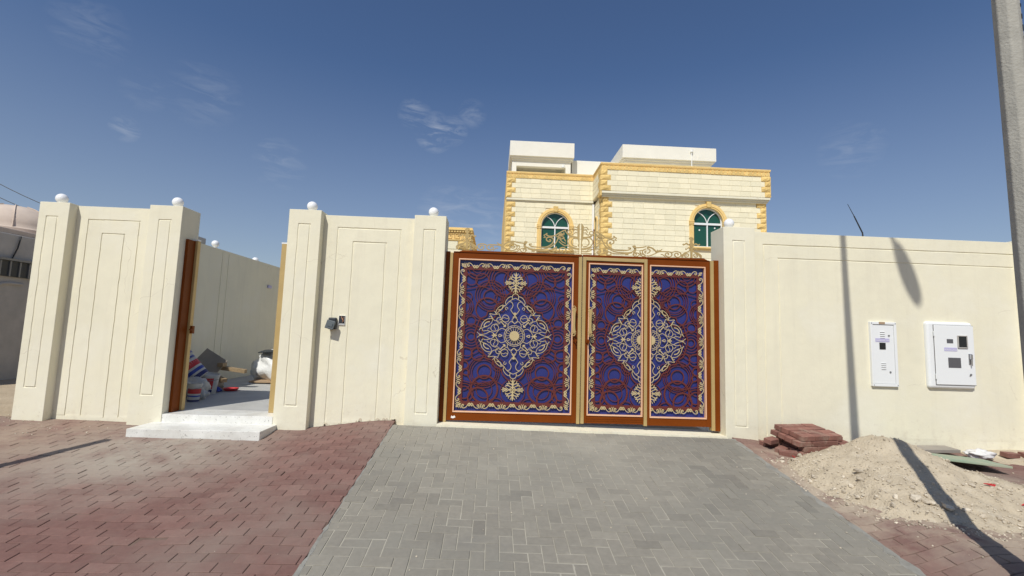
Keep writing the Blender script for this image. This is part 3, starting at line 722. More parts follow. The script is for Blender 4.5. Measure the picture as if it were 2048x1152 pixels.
leaf_frame(L2, 1.222, 2.011, .205, 2.345, 1.26, 1.995, .305, 2.312)
mb = MB(); bar(mb, 1.178, 1.2215, .20, 2.392, 6.136, 6.21); bar(mb, 2.0115, 2.0545, .19, 2.392, 6.1352, 6.2098); bar(mb, 1.2216, 2.0114, 2.346, 2.392, 6.1358, 6.2096); mb.build('gold_frame', 'gold_paint', L2, bevel=.003)
decorate(L2, 1.981, .733, (1.276, 1.979, .32, 2.296), (-9, 1.979))
handle(L2, 1.277, 1.335, 1.71); lock(L2, 1.255, 1.265)
mb = MB(); mb.box(1.26, 1.995, 6.146, 6.15, .262, .268); mb.box(1.26, 1.995, 6.146, 6.15, .235, .241); mb.build('kick_rail', 'brown_paint', L2)
leaf_frame(L3, 2.055, 2.9155, .195, 2.405, 2.092, 2.852, .295, 2.318)
decorate(L3, 2.106, .758, (2.108, 2.836, .31, 2.302), (2.108, 9))
# chipped paint marks
mb = MB(); mb.prism([(-.50, .232), (-.47, .225), (-.44, .24), (-.455, .262), (-.475, .25), (-.495, .26)], 6.1475, 6.15); mb.build('paint_chip', 'paper_white', L1)
# cap rails and cresting
mb = MB(); mb.prism([(-.556, 2.3925), (1.164, 2.3925), (1.164, 2.422), (-.435, 2.422), (-.485, 2.402), (-.556, 2.402)], 6.140, 6.225); mb.build('cap_rail', 'brown_paint', L1, bevel=.003)
mb = MB(); mb.prism([(1.179, 2.3928), (2.0535, 2.3928), (2.0535, 2.425), (1.179, 2.423)], 6.1402, 6.225); mb.build('cap_rail', 'brown_paint', L2, bevel=.003)
mb = MB(); mb.prism([(2.0548, 2.4055), (2.914, 2.4055), (2.88, 2.412), (2.83, 2.436), (2.0548, 2.426)], 6.1398, 6.225); mb.build('cap_rail', 'brown_paint', L3, bevel=.003)
CR = [  # cresting, half of it, in photo units of a close-up
    ([(135, 115), (178, 108), (205, 145)], 9), ([(135, 150), (170, 148), (192, 185)], 9), ([(135, 190), (165, 190), (185, 215), (212, 225)], 9),
    ([(122, 272), (180, 275), (217, 330), (190, 382), (130, 398)], 12), ([(122, 258), (225, 262), (272, 322), (240, 390), (150, 420), (110, 425)], 12),
    ([(128, 255), (220, 242), (275, 195), (258, 165), (222, 178), (225, 208), (248, 212)], 10), ([(128, 262), (235, 250), (300, 190), (305, 160)], 10),
    ([(300, 165), (345, 180), (400, 215), (460, 258), (540, 272), (590, 248), (572, 232)], 13), ([(330, 200), (330, 235), (360, 240), (400, 230)], 11), ([(345, 262), (370, 230), (410, 262), (400, 300)], 11), ([(320, 285), (350, 262), (395, 275), (440, 270)], 11),
    ([(300, 330), (330, 290), (370, 300), (400, 270)], 10), ([(300, 360), (350, 340), (390, 300)], 10), ([(300, 400), (345, 380), (400, 340)], 10),
    ([(540, 330), (525, 322), (520, 340), (545, 350), (578, 335), (578, 300), (530, 285), (485, 305), (480, 345), (520, 400), (610, 440), (780, 442), (832, 412), (792, 405)], 13),
    ([(410, 290), (450, 370), (540, 440), (640, 472), (800, 478), (880, 450), (892, 400)], 13), ([(430, 420), (520, 470), (600, 492), (760, 494), (850, 480)], 11), ([(590, 248), (620, 262), (600, 285)], 8), ([(590, 290), (625, 296)], 7),
    ([(100, 440), (180, 430), (260, 400), (300, 385)], 10), ([(100, 460), (200, 465), (270, 430)], 10), ([(100, 490), (180, 490), (260, 500)], 10), ([(180, 460), (230, 430), (285, 440), (300, 470)], 9),
    ([(310, 510), (290, 470), (310, 432), (350, 425), (388, 450), (380, 485), (350, 492), (338, 472), (352, 460)], 12), ([(400, 500), (440, 480), (430, 440), (480, 465), (540, 475), (530, 512), (490, 515), (470, 498), (488, 486)], 12),
    ([(900, 405), (1000, 397), (1080, 385), (1160, 415), (1215, 470)], 13), ([(1060, 405), (1130, 400), (1190, 440), (1220, 480)], 16), ([(880, 385), (905, 420), (900, 455), (870, 480)], 13),
    ([(1065, 462), (1055, 452), (1040, 465), (1065, 485), (1105, 472), (1120, 440), (1085, 420), (1030, 430), (1005, 462), (1030, 505), (1100, 525), (1180, 495), (1250, 462), (1330, 458), (1420, 465), (1445, 505), (1415, 535), (1370, 530), (1345, 498), (1370, 478), (1395, 490), (1385, 508)], 12),
    ([(1030, 440), (975, 445), (975, 480), (1010, 505)], 11), ([(905, 512), (920, 500), (905, 488), (878, 505), (890, 530), (930, 532), (960, 500), (930, 480), (880, 480), (862, 510)], 10), ([(960, 490), (1000, 525), (1060, 540)], 10),
    ([(1215, 470), (1230, 430)], 9), ([(1240, 470), (1300, 420)], 9), ([(1230, 470), (1290, 450)], 9), ([(1225, 455), (1270, 440)], 14), ([(1280, 500), (1310, 505), (1350, 540)], 9),
    ([(1445, 470), (1500, 455), (1565, 470), (1580, 510), (1545, 540), (1500, 530), (1485, 498), (1510, 480), (1540, 492), (1530, 510)], 12),
    ([(1730, 350), (1690, 352), (1660, 333), (1625, 355), (1608, 340)], 15), ([(1730, 350), (1775, 352), (1800, 340), (1835, 362), (1858, 345)], 15), ([(1730, 420), (1690, 402), (1655, 425), (1650, 408)], 10), ([(1730, 420), (1770, 402), (1805, 425), (1812, 408)], 10),
    ([(1720, 425), (1690, 455), (1630, 480), (1590, 515), (1600, 545)], 13), ([(1740, 425), (1770, 460), (1840, 485), (1880, 520), (1875, 552)], 13),
    ([(1660, 515), (1650, 503), (1632, 515), (1645, 535), (1680, 530), (1690, 500), (1660, 485), (1620, 500), (1605, 535)], 11), ([(1800, 515), (1812, 503), (1830, 515), (1815, 535), (1780, 530), (1770, 500), (1800, 488), (1845, 500), (1865, 540)], 11), ([(1720, 270), (1708, 255), (1730, 245), (1760, 262), (1755, 285), (1735, 290)], 13)]
def crx(x, y, sgn): return (1.142+sgn*(7/1.0*.00093+(x-93)*.00093), 2.424+max(.002, (515+.033*(x-93)-y)*.00093))
def cresting(leaf, sgn, xa, xb):
    mb = MB(); i = 0; lim = (xa, xb, 2.42, 2.9)
    for pts, w in CR:
        i += 1; y0 = 6.172+.0003*(i % 20)
        cc = smooth_pts([crx(x, y, sgn) for x, y in pts], 5)
        if cc[0][0] > cc[-1][0] and False: pass
        for pp, cl in runs(cc, lim): mb.ribbon(pp, max(.0105, w*.00118), y0, y0+.010)
    def blob(poly, y0=6.170):
        P = [crx(x, y, sgn) for x, y in poly]
        if max(p[0] for p in P) > xb or min(p[0] for p in P) < xa: return
        if sum(P[k][0]*P[(k+1) % len(P)][1]-P[(k+1) % len(P)][0]*P[k][1] for k in range(len(P))) < 0: P = P[::-1]
        mb.prism(P, y0, y0+.011)
    blob([(98, 500), (98, 48), (112, 60), (135, 95), (132, 160), (128, 280), (116, 310), (110, 345), (124, 382), (108, 400), (108, 500)])
    blob([(852, 380), (880, 368), (905, 378), (905, 412), (875, 415)], 6.168); blob([(750, 495), (795, 495), (795, 518), (750, 518)], 6.168)
    blob([(1716, 552), (1716, 300), (1722, 262), (1742, 262), (1748, 300), (1748, 552)], 6.168); blob([(1700, 340), (1735, 320), (1765, 345), (1760, 390), (1735, 400), (1708, 388)], 6.166)
    blob([(330, 225), (372, 215), (405, 232), (400, 262), (355, 258)], 6.1695)
    if mb.v: mb.build('cresting', 'gold_paint', leaf)
cresting(L1, -1, -2, 1.14); cresting(L2, 1, 1.13, 2.052); cresting(L3, 1, 2.0525, 4)
mb = MB(); mb.tube([(1.33, 6.19, 2.42), (1.33, 6.19, 2.77)], .006, 8); mb.tube([(1.33, 6.19, 2.765), (1.33, 6.19, 2.785)], .011, 8); mb.build('stay_rod', 'brown_paint', L2)

# ------------------------------------------------------------------ things on the wall
ib = thing('intercom_box', 'dark grey intercom box hanging open on the cream wall', 'intercom', (-2.06, 6.11, 1.38))
T = Matrix.Translation((-2.06, 6.1, 1.39))
mb = MB(); mb.box(-.05, .048, -.045, .018, -.075, .075, T); mb.build('housing', 'black_plastic', ib, bevel=.014, seg=3)
mb = MB(); mb.box(-.058, .05, -.085, -.055, -.085, .025, T @ Matrix.Rotation(R_(14), 4, 'Y') @ Matrix.Rotation(R_(-8), 4, 'X')); mb.build('flap', 'grey_plastic', ib, bevel=.006)
mb = MB(); mb.box(-.03, .03, -.092, -.088, -.055, -.005, T @ Matrix.Rotation(R_(14), 4, 'Y') @ Matrix.Rotation(R_(-8), 4, 'X')); mb.build('cover_plate', 'grey_plastic', ib, bevel=.003)
jb = thing('wall_socket', 'small open wall socket hole with loose wires beside the intercom box', 'socket', (-1.953, 6.12, 1.43))
mb = MB(); mb.box(-1.996, -1.912, 6.108, 6.1325, 1.372, 1.376); mb.box(-1.996, -1.912, 6.108, 6.1325, 1.492, 1.496); mb.box(-1.996, -1.992, 6.108, 6.1325, 1.3762, 1.4918); mb.box(-1.916, -1.912, 6.108, 6.1325, 1.3762, 1.4918); mb.build('box_rim', 'paper_white', jb)
mb = MB(); mb.box(-1.991, -1.917, 6.1165, 6.119, 1.378, 1.49); mb.build('recess', 'black_plastic', jb)
mb = MB()
mb.tube([(-1.965, 6.115, 1.485), (-1.95, 6.105, 1.45), (-1.938, 6.10, 1.44), (-1.945, 6.108, 1.41)], .004, 6); mb.tube([(-1.93, 6.115, 1.47), (-1.942, 6.104, 1.46), (-1.93, 6.104, 1.42)], .004, 6); mb.build('loose_wire', 'copper_wire', jb)
mb = MB(); mb.box(-1.985, -1.922, 6.106, 6.112, 1.381, 1.391); mb.build('socket_lip', 'paper_white', jb)

def writing_marks(mb, x0, x1, z0, z1, y, seed):    # thin white lettering, too small to read
    r = random.Random(seed); x = x0
    while x < x1:
        w = r.uniform(.006, .018); h = r.uniform(.25, .6)*(z1-z0)
        mb.ribbon([(x, z0+h*.3), (x+w*.5, z0+h), (x+w, z0+h*.5)], .0035, y, y+.0008); x += w+r.uniform(.003, .009)
mc = thing('meter_cabinet', 'narrow tall white meter cabinet with louvre slots and black window', 'meter box', (5.25, 6.12, .8))
mb = MB(); frame_box(mb, 5.082, 5.445, .792, 1.652, .034, 6.085, 6.13); mb.build('frame', 'white_metal', mc, bevel=.004)
mb = MB(); mb.box(5.119, 5.408, 6.095, 6.13, .829, 1.614); mb.build('door', 'white_metal', mc, bevel=.003)
for z in (1.518, 1.49, 1.465, 1.44, 1.10, 1.074, 1.048, 1.022):
    mb = MB(); mb.box(5.218, 5.282, 6.088, 6.094, z-.004, z+.006); lv = mb.build('louvre', 'white_metal', mc, bevel=.002); 
    mb = MB(); mb.box(5.218, 5.282, 6.0925, 6.0945, z-.009, z-.0045); mb.build('slot', 'dark_slot', lv)
mb = MB(); mb.box(5.203, 5.288, 6.089, 6.094, 1.285, 1.374); mb.build('window', 'dark_glass', mc, bevel=.002)
mb = MB(); mb.box(5.15, 5.345, 6.0915, 6.0945, 1.385, 1.432); mb.build('surface_mark', 'lilac_sticker', mc)
mb = MB(); writing_marks(mb, 5.16, 5.335, 1.39, 1.43, 6.0905, 3); mb.build('sticker_lettering', 'paper_white', mc)
mb = MB(); mb.box(5.20, 5.285, 6.0835, 6.0846, 1.624, 1.652); mb.build('name_plate', 'board_brown', mc)
for z in (1.471, .985):
    mb = MB(); mb.prism(circle(5.338, z, .011, 12), 6.086, 6.095); mb.build('lock', 'steel_grey', mc)
mc2 = thing('meter_cabinet', 'large square white meter cabinet with three windows and lever handle', 'meter box', (6.15, 6.12, .8))
mb = MB(); mb.box(5.855, 6.505, 6.05, 6.13, .79, 1.682); ob = mb.build('housing', 'white_metal', mc2, bevel=.035, seg=4); 
mb = MB(); mb.box(5.945, 6.496, 6.036, 6.0495, .842, 1.635); mb.build('door', 'white_metal', mc2, bevel=.006)
mb = MB(); frame_box(mb, 5.940, 6.501, .837, 1.640, .006, 6.044, 6.0505); mb.build('seal', 'dark_slot', mc2)
mb = MB(); mb.box(6.112, 6.20, 6.032, 6.0362, 1.397, 1.452); mb.build('window', 'grey_glass', mc2, bevel=.002)
mb = MB(); mb.box(6.27, 6.385, 6.026, 6.0362, 1.345, 1.493); mb.build('window', 'dark_glass', mc2, bevel=.012, seg=3)
mb = MB(); frame_box(mb, 6.258, 6.397, 1.333, 1.505, .013, 6.022, 6.0364); mb.build('window_frame', 'grey_wall', mc2, bevel=.004)
mb = MB(); mb.box(6.117, 6.292, 6.032, 6.0362, 1.07, 1.204); mb.build('window', 'grey_glass', mc2, bevel=.002)
mb = MB(); mb.box(6.07, 6.25, 6.0335, 6.0362, 1.29, 1.338); mb.build('surface_mark', 'lilac_sticker', mc2)
mb = MB(); writing_marks(mb, 6.08, 6.24, 1.295, 1.335, 6.0325, 5); mb.build('sticker_lettering', 'paper_white', mc2)
mb = MB(); mb.box(6.40, 6.445, 6.026, 6.036, 1.12, 1.262); mb.box(6.408, 6.437, 6.005, 6.026, 1.19, 1.255); mb.prism([(6.414, 1.19), (6.418, 1.10), (6.432, 1.10), (6.436, 1.19)], 6.008, 6.02); mb.build('lever_handle', 'chrome', mc2, bevel=.004)
mb = MB(); mb.prism(circle(6.42, .985, .012, 12), 6.026, 6.036); mb.box(6.402, 6.412, 6.03, 6.036, .96, .975); mb.build('lock', 'steel_grey', mc2)
for o in list(mc2.children): o.matrix_parent_inverse = Matrix.Translation((0, .022, 0)) @ o.matrix_parent_inverse
for z in (.95, 1.52):
    mb = MB(); mb.tube([(5.938, 6.056, z-.035), (5.938, 6.056, z+.035)], .008, 10); mb.build('hinge', 'white_metal', mc2, smooth=40)
    mb = MB(); mb.tube([(5.114, 6.092, z-.03), (5.114, 6.092, z+.03)], .006, 10); mb.build('hinge', 'white_metal', mc, smooth=40)
for x in (5.099, 5.428):
    for z in (.81, 1.634):
        mb = MB(); mb.prism(circle(x, z, .006, 10), 6.082, 6.086); mb.build('screw', 'steel_grey', mc)
wlm = MB(); wlm.box(-5.399, -5.36, 11.24, 11.40, 2.23, 2.30); tag(wlm.build('wall_light', 'lilac_sticker', bevel=.01), 'small square light fitting high on the shaded courtyard wall', 'lamp')
acb = MB(); acb.box(-6.3, -5.75, 8.55, 9.35, -.2, 3.02); tag(acb.build('utility_housing', 'lamp_grey', bevel=.02), 'grey box rising just behind the shaded courtyard wall', 'utility box')

# ------------------------------------------------------------------ the house
house = thing('house', 'two storey cream stone villa with yellow quoins, frieze and arched windows', 'house', (6, 19, 0))
YR, YL = 18.0, 19.35
blocks = []                                        # (distance, box args) of cream stones
quoins = []
HB = MB()
HB.box(4.215, 10.84, YR+.14, 30, 0, 7.0); HB.box(.40, 4.215, YL+.14, 30, 0, 7.0)
def arch_outline(cx, hw, zs, n=16): return [(cx+hw*math.cos(math.pi*k/n), zs+hw*math.sin(math.pi*k/n)) for k in range(n+1)]
def arched_wall(mb, x0, x1, z0, z1, y, cx, hw, zsill, zs, depth):
    """front face with an arched opening and its reveal"""
    def quad(a, b, c, d): mb.add([(p[0], y, p[1]) for p in (a, b, c, d)], [(0, 1, 2, 3)])
    quad((x0, z0), (cx-hw, z0), (cx-hw, z1), (x0, z1)); quad((cx+hw, z0), (x1, z0), (x1, z1), (cx+hw, z1))
    quad((cx-hw, z0), (cx+hw, z0), (cx+hw, zsill), (cx-hw, zsill))
    A = arch_outline(cx, hw, zs)
    for a, b in zip(A, A[1:]): quad(b, a, (a[0], z1), (b[0], z1))
    O = [(cx+hw, zsill)]+A+[(cx-hw, zsill)]
    for a, b in zip(O, O[1:]+O[:1]): mb.add([(a[0], y, a[1]), (b[0], y, b[1]), (b[0], y+depth, b[1]), (a[0], y+depth, a[1])], [(0, 1, 2, 3)])
WR = (8.475, .60, 5.04, 6.03); WL = (2.49, .60, 4.96, 5.95)
arched_wall(HB, 4.215, 10.84, 4.2, 7.0, YR, *WR, .14); arched_wall(HB, .40, 4.19, 4.2, 7.0, YL, *WL, .14)
HB.box(4.215, 10.84, YR, YR+.1405, 0, 4.2); HB.box(.40, 4.215, YL, YL+.1405, 0, 4.2)
HB.box(4.1895, 4.2148, YR, YL, 0, 7.0); HB.box(.375, .3995, YL, 30, 0, 7.0); HB.box(10.8405, 10.865, YR, 30, 0, 7.0)
HB.build('wall', 'mortar', house)
def course_fill(x0, x1, z0, z1, y, ch, L, rng, win=None, pr=.028, gap=.0125, ql=(0, 0), qr=(0, 0), start=0):
    z = z1; k = start
    while z > z0+.05:
        za = max(z0, z-ch); zm = (za+z)/2
        xl = x0+(ql[k % 2] if ql[1] else 0); xr = x1-(qr[k % 2] if qr[1] else 0)
        if ql[1]: quoins.append((x0-.02, xl, y-.055, y+.02, za+gap/2, z-gap/2))
        if qr[1]: quoins.append((xr, x1+.02, y-.055, y+.02, za+gap/2, z-gap/2))
        spans = [(xl, xr)]
        if win:
            cx, hw, zsill, zs = win; h2 = hw+.09
            if z > zsill-.1 and za < zs+h2:
                e = h2 if zm < zs else math.sqrt(max(0, h2*h2-max(0, za-zs)**2))
                spans = [(xl, cx-e), (cx+e, xr)] if e > .05 else spans
        for a, b in spans:
            xx = a-(L*.5 if k % 2 else 0)
            while xx < b-.02:
                xa, xb = max(a, xx), min(b, xx+L*rng.uniform(.97, 1.03)); xx = xb if xb > a else xx+L
                if xb-xa > .04: blocks.append((xa+gap/5, xb-gap/5, y-pr*rng.uniform(.75, 1.15), y+.01, za+gap/2, z-gap/2))
                if xb <= a: continue
        z -= ch; k += 1
hr = random.Random(21)
# lower storey, above the height the gate hides
course_fill(4.215, 10.84, 4.35, 6.93, YR, .2145, .42, hr, WR, ql=(.36, .21), qr=(.21, .36), start=1)
course_fill(.40, 4.17, 4.35, 6.93, YL, .2145, .42, hr, WL, ql=(.36, .21))
# upper storey stands forward on a moulded band
UR, UL, UZ0, UZ1 = 17.80, 19.29, 7.10, 7.96
HU = MB(); HU.box(4.10, 10.93, UR, 30, 7.09, 8.24); HU.box(.385, 4.10, UL, 30, 7.09, 8.24); HU.build('upper_wall', 'mortar', house)
course_fill(4.10, 10.93, UZ0, UZ1, UR, .2145, .42, hr, ql=(.22, .36), qr=(.36, .22))
course_fill(.385, 4.07, UZ0, UZ1, UL, .2145, .42, hr, ql=(.2, .36), qr=(0, 0), start=1)
def rough_box(mb, x0, x1, y0, y1, z0, z1, rng, amp):
    n, m = 4, 3; v = []; f = []
    for j in range(m+1):
        for i in range(n+1):
            e = i in (0, n) or j in (0, m)
            v.append((x0+(x1-x0)*i/n, y0+(0 if e else -rng.uniform(.2, 1.2)*amp)+(.012 if e else 0), z0+(z1-z0)*j/m))
    for j in range(m):
        for i in range(n): f.append((j*(n+1)+i, j*(n+1)+i+1, (j+1)*(n+1)+i+1, (j+1)*(n+1)+i))
    o = len(v); v += [(x0, y1, z0), (x1, y1, z0), (x1, y1, z1), (x0, y1, z1)]; r = (m)*(n+1)
    f += [(o+1, n, 0, o)[::-1], (r, r+n, o+2, o+3), (0, r, o+3, o), (n, o+1, o+2, r+n)]
    mb.add(v, f)
blocks.sort(key=lambda b: -(b[1]-b[0])*(b[5]-b[4])/b[2]**2)
def stone(mb, b, rng):
    mb.tone = rng.random(); mb.box(*b)
for b in blocks[:300]:
    mb = MB(); stone(mb, b, hr); mb.build('stone_block', 'stone_cream', house, tones=True)
mb = MB()
for b in blocks[300:]: stone(mb, b, hr)
# side return of the forward block
z = 6.93; k = 0
while z > 4.4:
    y = YR+.03-(.21 if k % 2 else 0)
    while y < YL-.03:
        ya, yb = max(YR+.03, y), min(YL-.03, y+.42); y += .42; mb.tone = hr.random()
        if yb-ya > .05: mb.box(4.165, 4.19, ya+.007, yb-.007, z-.2, z-.007)
    z -= .2145; k += 1
z = 7.96; k = 0
while z > 7.15:
    y = UR+.3-(.21 if k % 2 else 0)
    while y < UL-.03:
        ya, yb = max(UR+.3, y), min(UL-.03, y+.42); y += .42; mb.tone = hr.random()
        if yb-ya > .05: mb.box(4.073, 4.0995, ya+.007, yb-.007, z-.2, z-.007)
    z -= .2145; k += 1
mb.build('stone_block_field', 'stone_cream', house, tones=True, kind='stuff')
for b in quoins:
    mb = MB(); mb.tone = hr.random(); rough_box(mb, *b, hr, .020); mb.build('quoin_stone', 'stone_yellow', house, tones=True)
mb = MB()
for z0, z1, y0, x in ((4.35, 6.93, YR, 4.16), (7.10, 7.96, UR, 4.07)):       # quoins turned round the corner
    z = z1; k = 0
    while z > z0:
        d = (.36, .2)[k % 2]; mb.tone = hr.random(); mb.box(x-.03, x+.035, y0-.04, y0+d, z-.205, z-.007); z -= .2145; k += 1
mb.build('corner_quoin', 'stone_yellow', house, tones=True)
mb = MB(); mb.box(.345, .3745, YL-.05, 30, 0, 7.0); mb.box(.355, .3845, UL-.05, 30, 7.10, 8.15); mb.build('side_cladding', 'yellow_trim', house)
# moulded band under the upper storey
mb = MB()
for z0, z1, p in ((7.0, 7.095, .0), (6.94, 6.9995, -.05), (6.88, 6.9395, -.10)):
    mb.box(4.10-p*.4, 10.93+p*.6, UR-.03-p, YR+.3, z0, z1); mb.box(.37-p*.3, 4.10-p*.4-.001, UL-.03-p, YL+.3, z0+.0003, z1)
mb.build('string_course', 'yellow_trim' if False else 'stone_plain' if 'stone_plain' in M else 'cream_render', house, bevel=.012)
# cornice and frieze
mb = MB()
for z0, z1, p in ((8.195, 8.25, .04), (8.16, 8.1945, .03), (8.13, 8.1595, .02), (7.95, 8.1295, .012)):
    mb.box(4.10-p, 10.93+p, UR-p, UR+.6, z0, z1); mb.box(.385-p, 4.10-p-.001, UL-p, UL+.6, z0-.0004, z1-.0004); mb.box(4.10-p, 4.5, UR+.601, UL-p, z0, z1)
mb.build('cornice', 'yellow_trim', house, bevel=.008)
def frieze(x0, x1, y):
    n = int((x1-x0)/.17)
    for k in range(n):
        x = x0+(x1-x0)*(k+.5)/n; mb = MB()
        mb.tone = hr.random()
        mb.prism([(x-.075, 7.955), (x+.01, 7.965), (x+.02, 7.956), (x+.083, 7.957), (x+.075, 8.045), (x+.06, 8.122), (x-.03, 8.118), (x-.08, 8.035)], y-.05, y-.010)
        mb.build('frieze_block', 'stone_yellow', house, tones=True)
frieze(4.12, 10.91, UR); frieze(.41, 4.05, UL)
mb = MB()
for x0, x1, y in ((4.07, 10.96, UR-.033), (.36, 4.0, UL-.033)):
    n = int((x1-x0)/.07)
    for k in range(n): xa = x0+(x1-x0)*k/n; mb.box(xa, xa+.035, y-.012, y+.03, 8.162, 8.193)
mb.build('dentil_row', 'yellow_trim', house, kind='stuff')
def window(win, y, hide=None):
    cx, hw, zsill, zs = win
    w = bpy.data.objects.new('window', None); C.objects.link(w); link(w, house); w.location = (cx, y, zsill); w['wl'] = list(Vector((cx, y, zsill))-wloc(house))
    yg = y+.11
    mb = MB(); mb.prism([(cx+hw*.99, zsill)]+[(cx+(p[0]-cx)*.99, p[1]-.006) for p in arch_outline(cx, hw, zs)]+[(cx-hw*.99, zsill)], yg, yg+.01); mb.build('pane', 'green_glass', w)
    mb = MB(); O = [(cx-hw+.02, zsill+.02), (cx-hw+.02, zs)]+[(2*cx-p[0], p[1]) for p in arch_outline(cx, hw-.02, zs)]+[(cx+hw-.02, zsill+.02)]
    mb.ribbon(O, .035, yg-.035, yg-.001); mb.box(cx-hw+.03, cx+hw-.03, yg-.05, yg-.002, zs-.085, zs-.005); mb.box(cx-.022, cx+.022, yg-.045, yg-.0015, zsill, zs-.0852)
    mb.box(cx-hw+.03, cx+hw-.03, yg-.034, yg-.0012, zsill, zsill+.035)
    for s in (1, -1): mb.ribbon(smooth_pts([(cx+s*.005, zs), (cx+s*.08, zs+.19), (cx+s*.2, zs+.33), (cx+s*.36, zs+.43)], 5), .028, yg-.036, yg-.0014)
    mb.build('frame', 'white_upvc', w)
    mb = MB()
    for a, wd, p in ((hw+.025, .06, .055), (hw+.085, .065, .075), (hw+.145, .055, .06)):
        mb.ribbon([(cx-a, zsill-.02), (cx-a, zs)]+[(2*cx-q_[0], q_[1]) for q_ in arch_outline(cx, a, zs, 24)][1:-1]+[(cx+a, zs), (cx+a, zsill-.02)], wd, y-p, y+.01)
    for s in (1, -1):
        for z0, z1, p in ((zs-.06, zs-.01, .10), (zs-.015+.02, zs+.05, .095), (zs-.12, zs-.08, .09)): mb.box(cx+s*(hw+.09)-.10, cx+s*(hw+.09)+.10, y-p, y, z0, z1)
    mb.build('surround', 'yellow_trim', w, bevel=.006)
    mb = MB(); mb.prism([(cx-.075, zs+hw+.0), (cx+.075, zs+hw+.0), (cx+.10, zs+hw+.24), (cx-.10, zs+hw+.24)], y-.12, y); mb.build('keystone', 'stone_yellow', w, bevel=.01)
    mb = MB(); mb.box(cx-hw-.2, cx+hw+.2, y-.12, y+.05, zsill-.09, zsill-.02); mb.box(cx-hw-.15, cx+hw+.15, y-.08, y+.05, zsill-.14, zsill-.0905); mb.build('sill', 'yellow_trim', w, bevel=.008)
    return w
wa = window(WR, YR); wb = window(WL, YL)
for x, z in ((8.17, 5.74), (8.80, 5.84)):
    mb = MB(); mb.prism(circle(x, z, .032, 12), YR+.104, YR+.109); mb.build('surface_mark', 'paper_white', wa)  # small white discs on the pane
wc = bpy.data.objects.new('window', None); C.objects.link(wc); link(wc, house)
A = [(18.95+.22*math.cos(math.pi*k/10), 6.1+.22*math.sin(math.pi*k/10)) for k in range(11)]
mb = MB(); mb.add([(4.160, y, z) for y, z in [(19.17, 5.0)]+A+[(18.73, 5.0)]], [tuple(range(13))]); mb.build('pane', 'green_glass', wc)
mb = MB()
for (a, b), (c, d) in zip([(19.17, 5.0)]+A, A+[(18.73, 5.0)]): mb.tube([(4.155, a, b), (4.155, c, d)], .035, 6)
mb.build('surround', 'yellow_trim', wc)
mb = MB(); mb.tube([(4.10, YL-.07, 4.2), (4.10, YL-.07, 6.93)], .05, 10); mb.build('downpipe', 'white_upvc', house, smooth=40)
# roof structures
mb = MB(); mb.box(.50, 3.52, 20.95, 24, 9.62, 10.33); mb.build('roof_slab', 'white_paint', house, bevel=.01)
mb = MB(); mb.box(.50+.06, 3.46, 21.03, 24, 9.54, 9.6195); mb.box(.62, 3.40, 21.10, 24, 9.46, 9.5395); mb.build('slab_moulding', 'white_paint', house)
mb = MB(); mb.box(.62, .83, 21.15, 24, 8.0, 9.4595); mb.box(3.15, 3.39, 21.15, 24, 8.0, 9.4595); mb.box(.8305, 3.1495, 21.15, 21.4, 9.2, 9.4595); mb.box(.62, 3.39, 23.9, 24, 8, 9.4); mb.box(.62, 3.39, 21.16, 23.9, 7.9, 8.1); mb.build('penthouse_wall', 'white_paint', house, bevel=.008)
mb = MB(); mb.tube([(3.02, 21.12, 9.22), (3.02, 21.05, 9.22)], .05, 10); mb.tube([(3.02, 21.05, 9.17), (3.02, 21.05, 9.28)], .07, 12); mb.build('floodlight', 'white_metal', house, smooth=40)
mb = MB(); mb.box(3.5, 6.2, 21.5, 24, 8.2, 9.72); mb.build('penthouse_wall', 'white_paint', house, bevel=.01)
mb = MB(); mb.box(3.42, 6.2, 21.44, 21.5, 8.95, 9.06); mb.build('wall_moulding', 'white_paint', house)
mb = MB(); mb.box(5.57, 9.88, 20.1, 24, 9.43, 10.04); mb.build('roof_slab', 'white_paint', house, bevel=.01)
mb = MB(); mb.box(5.63, 9.82, 20.18, 24, 9.36, 9.4295); mb.box(5.70, 9.75, 20.26, 24, 9.28, 9.3595); mb.build('slab_moulding', 'white_paint', house)
mb = MB(); mb.box(5.8, 9.55, 20.4, 24, 8.0, 9.2795); mb.build('penthouse_wall', 'white_paint', house)
mb = MB(); mb.tube([(8.72, 20.05, 8.2), (8.72, 20.05, 9.80)], .02, 8); mb.tube([(8.72, 20.05, 9.80), (8.72, 20.05, 9.90)], .06, 10); mb.build('vent_pipe', 'white_metal', house, smooth=40)

# small annexe with the key-pattern frieze
an = thing('annexe', 'low yellow and cream annexe with a key pattern frieze behind the gate pillar', 'building', (-2, 13, 0))
mb = MB(); mb.box(-2.6, -.68, 12.03, 15, 0, 3.70); mb.build('wall', 'mortar', an)
mb = MB()
mb.box(-2.62, -.66, 12.0, 15, 3.7005, 3.97); mb.box(-2.68, -.60, 11.93, 15, 3.9705, 4.0); mb.box(-2.66, -.62, 11.96, 15, 4.0005, 4.05); mb.build('cornice', 'yellow_trim', an, bevel=.006)
mb = MB(); 
for k in range(28): x = -2.62+k*.072; mb.prism([(x, 3.925), (x+.05, 3.925), (x+.06, 3.968), (x+.01, 3.968)], 11.95, 12.0)
mb.build('dentil_row', 'yellow_trim', an, kind='stuff')
mb = MB(); mb.box(-2.62, -.66, 11.985, 12.0, 3.705, 3.72); mb.box(-2.62, -.66, 11.985, 12.0, 3.90, 3.915)
for k in range(9):
    x = -.70-k*.2
    mb.ribbon([(x, 3.73), (x, 3.885), (x-.16, 3.885), (x-.16, 3.765), (x-.06, 3.765), (x-.06, 3.84), (x-.11, 3.84)], .016, 11.98, 12.0)
    mb.ribbon([(x, 3.73), (x-.2, 3.73)], .016, 11.9805, 12.0)
mb.build('key_pattern', 'yellow_trim', an)
